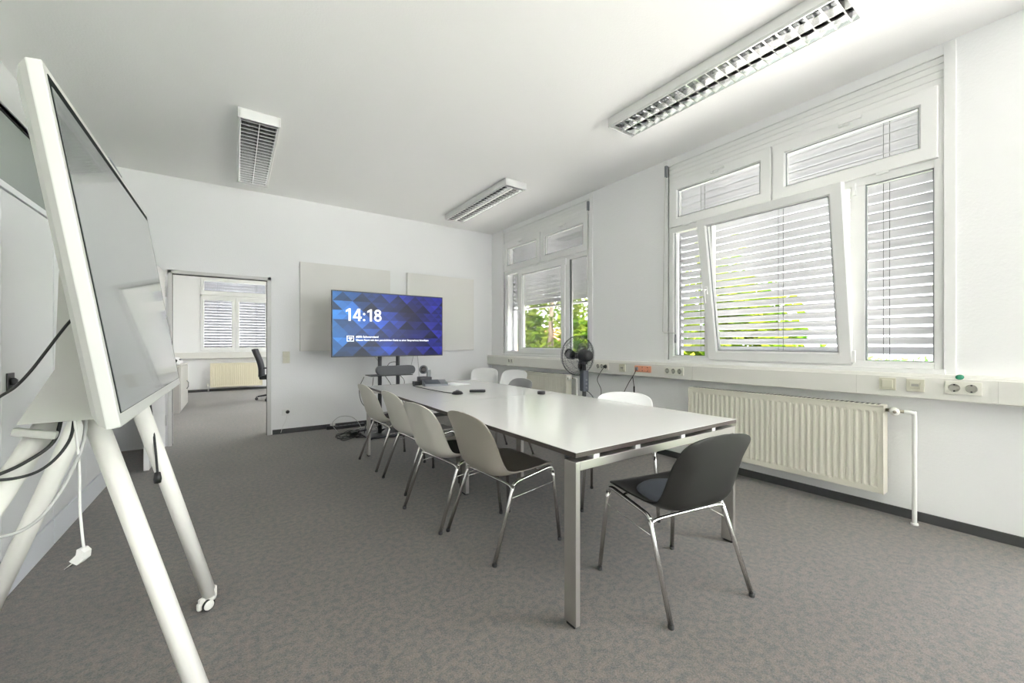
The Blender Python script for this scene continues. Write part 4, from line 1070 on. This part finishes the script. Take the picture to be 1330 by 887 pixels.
# office chair
t = thing('office_chair', 'black office swivel chair half hidden by the door frame', 'chair', (.70, 10.1, 0), R(-10))
b = MB(); b.box(-.24, .24, -.24, .24, .45, .53, bev=.03); obj('seat', b, M['fabblack'], t)
b = MB(); rows = []
for i in range(10):
    z = .50+.58*i/9; rows.append([(-.23-.10*(i/9)+.03*math.sin(i/9*PI*1.3)-.05*(1-(y_/.21)**2), y_, z) for y_ in [(-.21+.42*j/8) for j in range(9)]])
b.grid(rows); o = obj('backrest', b, M['fabblack'], t); md = o.modifiers.new('thick', 'SOLIDIFY'); md.thickness = .05
b = MB(); b.tube([(0, 0, .1), (0, 0, .46)], .028, seg=14); obj('gas_column', b, M['darkmetal'], t)
for sy in (-1, 1):
    b = MB(); b.tube(smooth_path([(-.05, sy*.25, .47), (-.05, sy*.30, .55), (-.05, sy*.30, .68)]), .014, seg=8); b.box(-.15, .12, sy*.30-.03, sy*.30+.03, .68, .71, bev=.01); obj('armrest', b, M['black'], t)
for k in range(5):
    a = 2*PI*k/5+PI; p = (.31*math.cos(a), .31*math.sin(a))
    b = MB(); b.tube([(0, 0, .12), (p[0]*.95, p[1]*.95, .075)], [.026, .016], seg=8); arm = obj('base_arm', b, M['black'], t)
    b = MB(); b.tube([(p[0], p[1]-.02, .03), (p[0], p[1]+.02, .03)], .03, seg=14); b.tube([(p[0], p[1], .03), (p[0], p[1], .08)], .010, seg=8); obj('caster', b, M['black'], arm)

# ------------------------------------------------------------------ outside
b = MB(); b.box(4.1, 70, -40, 70, -3.3, -3.0); tag(obj('yard', b, M['asphalt']), 'yard far below outside the windows, paved pale to bounce light indoors', 'yard', kind='structure')
def tree(label, x, y, z0, crown, leaf, n, seed, size=.13, holes=.0):
    rg = random.Random(seed)
    t = thing('tree', label, 'tree', (x, y, z0), group='leafy trees outside the windows')
    top = crown[0][2]
    b = MB(); b.tube([(0, 0, 0), (.05, .02, (top-z0)*.4), (-.05, .05, (top-z0)*.75), (0, 0, (top-z0))], [.16, .13, .09, .05], seg=10); 
    blobs = []
    for (cx, cy, cz, rr) in crown:
        b.tube(smooth_path([(0, 0, (top-z0)*.55), (cx*.5, cy*.5, (cz-z0)*.85), (cx, cy, cz-z0)], 4), [.06-.0055*i for i in range(9)], seg=7)
        for q in range(9):
            d = Vector((rg.gauss(0, 1), rg.gauss(0, 1), rg.gauss(0, 1))).normalized()*rr*rg.uniform(.35, 1)
            blobs.append((Vector((cx, cy, cz-z0))+d, rr*rg.uniform(.25, .5)))
            b.tube([(cx, cy, cz-z0), Vector((cx, cy, cz-z0))+d], [.02, .007], seg=5)
    obj('trunk', b, M['bark'], t)
    b = MB()
    for i in range(n):
        c, r = rg.choice(blobs)
        p = c + Vector((rg.gauss(0, .5), rg.gauss(0, .5), rg.gauss(0, .42)))*r
        s = size*rg.uniform(.55, 1.2)
        a = Vector((rg.gauss(0, 1), rg.gauss(0, 1), rg.gauss(0, .5))).normalized(); w = a.cross(Vector((rg.gauss(0, 1), rg.gauss(0, 1), rg.gauss(0, 1)))).normalized()
        nn = a.cross(w)*s*.12
        b.poly([p-a*s, p-a*s*.2+w*s*.42+nn, p+a*s*.45+w*s*.30+nn, p+a*s, p+a*s*.45-w*s*.30+nn, p-a*s*.2-w*s*.42+nn])
    obj('crown', b, leaf, t)
tree('bright leafy tree seen below the half raised blind', 7.9, 9.3, -3, [(0, 0, 2.6, 1.3), (-.9, .3, 1.5, 1.0), (.8, -.7, 1.7, 1.0), (-.5, -.9, .8, .8), (.5, .8, 1.1, 1.0), (.2, -1.4, 1.0, .7)], M['leaf_a'], 5200, 5)
tree('lime green tree seen through the slats of the tilted window', 8.6, 4.3, -3, [(0, 0, 2.2, 1.15), (-.3, .8, 1.4, 1.0), (.3, -.8, 1.2, .95), (-.2, .2, .4, 1.1), (.2, 1.1, .4, .8), (.1, -.9, .1, .8)], M['leaf_b'], 8500, 9)
tree('smaller tree standing in front of the red roof', 12.5, 13.6, -3, [(0, 0, 1.3, 1.3), (-.8, .5, .6, 1.0), (.9, -.6, .5, 1.0), (0, 0, -.4, 1.2)], M['leaf_a'], 3200, 21, .17)
b = MB(); rg = random.Random(4)
b.box(15.2, 16.6, -22, 5.5, -3, .55)
for i in range(9000):
    p = Vector((rg.uniform(15.05, 16.7), rg.uniform(-22, 5.5), rg.uniform(-.8, .80)-.0)); s = rg.uniform(.06, .14)
    a = Vector((rg.gauss(0, 1), rg.gauss(0, 1), rg.gauss(0, 1))).normalized(); w = a.orthogonal().normalized()
    b.poly([p-a*s, p+w*s*.5, p+a*s, p-w*s*.5])
tag(obj('hedge', b, M['leaf_c']), 'clipped green hedge at the foot of the white building', 'hedge', kind='stuff')
t = thing('building', 'long white building behind the hedge', 'building', (24, -6, -3))
b = MB(); b.box(-3, 6, -22, 12, 0, 9.2); obj('wall', b, M['facade'], t)
b = MB(); b.box(-3.3, 6.3, -22.3, 12.3, 9.2, 9.5); obj('roof', b, M['slatrail'], t)
for yy in (-18, -13, -8, -3):
    b = MB(); b.box(-3.03, -2.9, yy, yy+1.6, 5.9, 7.3); obj('window', b, M['darkwin'], t)
t = thing('house', 'pale house with a red tiled roof far behind the trees', 'house', (19.5, 24.5, -3), R(-38))
b = MB(); b.box(-4, 4, -3, 3, 0, 3.9); b.prism([(-3, 3.9), (3, 3.9), (0, 5.2)], 'x', -4, 4); obj('wall', b, M['facade2'], t)
b = MB(); b.prism([(-3.5, 3.72), (0, 5.35), (0, 5.2), (-3.45, 3.6)], 'x', -4.4, 4.4); b.prism([(3.5, 3.72), (0, 5.35), (0, 5.2), (3.45, 3.6)], 'x', -4.4, 4.4); obj('roof', b, M['rooftile'], t)
for x in (-2, 1.2):
    b = MB(); b.box(x, x+.9, -3.02, -2.9, 1.6, 2.9); obj('window', b, M['darkwin'], t)

# ------------------------------------------------------------------ light
w = bpy.data.worlds.new('sky'); scn.world = w; w.use_nodes = True
bg = w.node_tree.nodes['Background']; bg.inputs['Color'].default_value = (.93, .965, 1, 1); bg.inputs['Strength'].default_value = 3.6
s = bpy.data.lights.new('sun', 'SUN'); s.energy = 17.0; s.angle = R(2); s.color = (1, .96, .88)
so = bpy.data.objects.new('sun', s); COL.objects.link(so)
so.rotation_euler = Vector((.12, .6, -1.0)).to_track_quat('-Z', 'Y').to_euler()

a = bpy.data.lights.new('corridor_fill', 'AREA'); a.energy = 60; a.size = 1.2; ao = bpy.data.objects.new('corridor_fill', a); COL.objects.link(ao); ao.location = (-2.4, 3.2, 2.82)  # unseen fill light added to brighten the corridor behind the glass, no fixture
# ------------------------------------------------------------------ camera
cam = bpy.data.cameras.new('camera'); co = bpy.data.objects.new('camera', cam); COL.objects.link(co)
co.location = (0, 0, 1.2); co.rotation_euler = (PI/2, 0, -R(34.65))
cam.sensor_width = 36; cam.lens = 522*36/1330; cam.shift_y = 3.1/1330; cam.clip_start = .02; cam.clip_end = 300
scn.camera = co
scn.view_settings.view_transform = 'Standard'; scn.view_settings.look = 'None'; scn.view_settings.gamma = 1; scn.view_settings.use_curve_mapping = False
scn.view_settings.exposure = EXPO
scn.cycles.max_bounces = 12; scn.cycles.diffuse_bounces = 8; scn.cycles.transparent_max_bounces = 16
scn.cycles.sample_clamp_indirect = 6; scn.cycles.use_denoising = True
scn.cycles.caustics_reflective = False
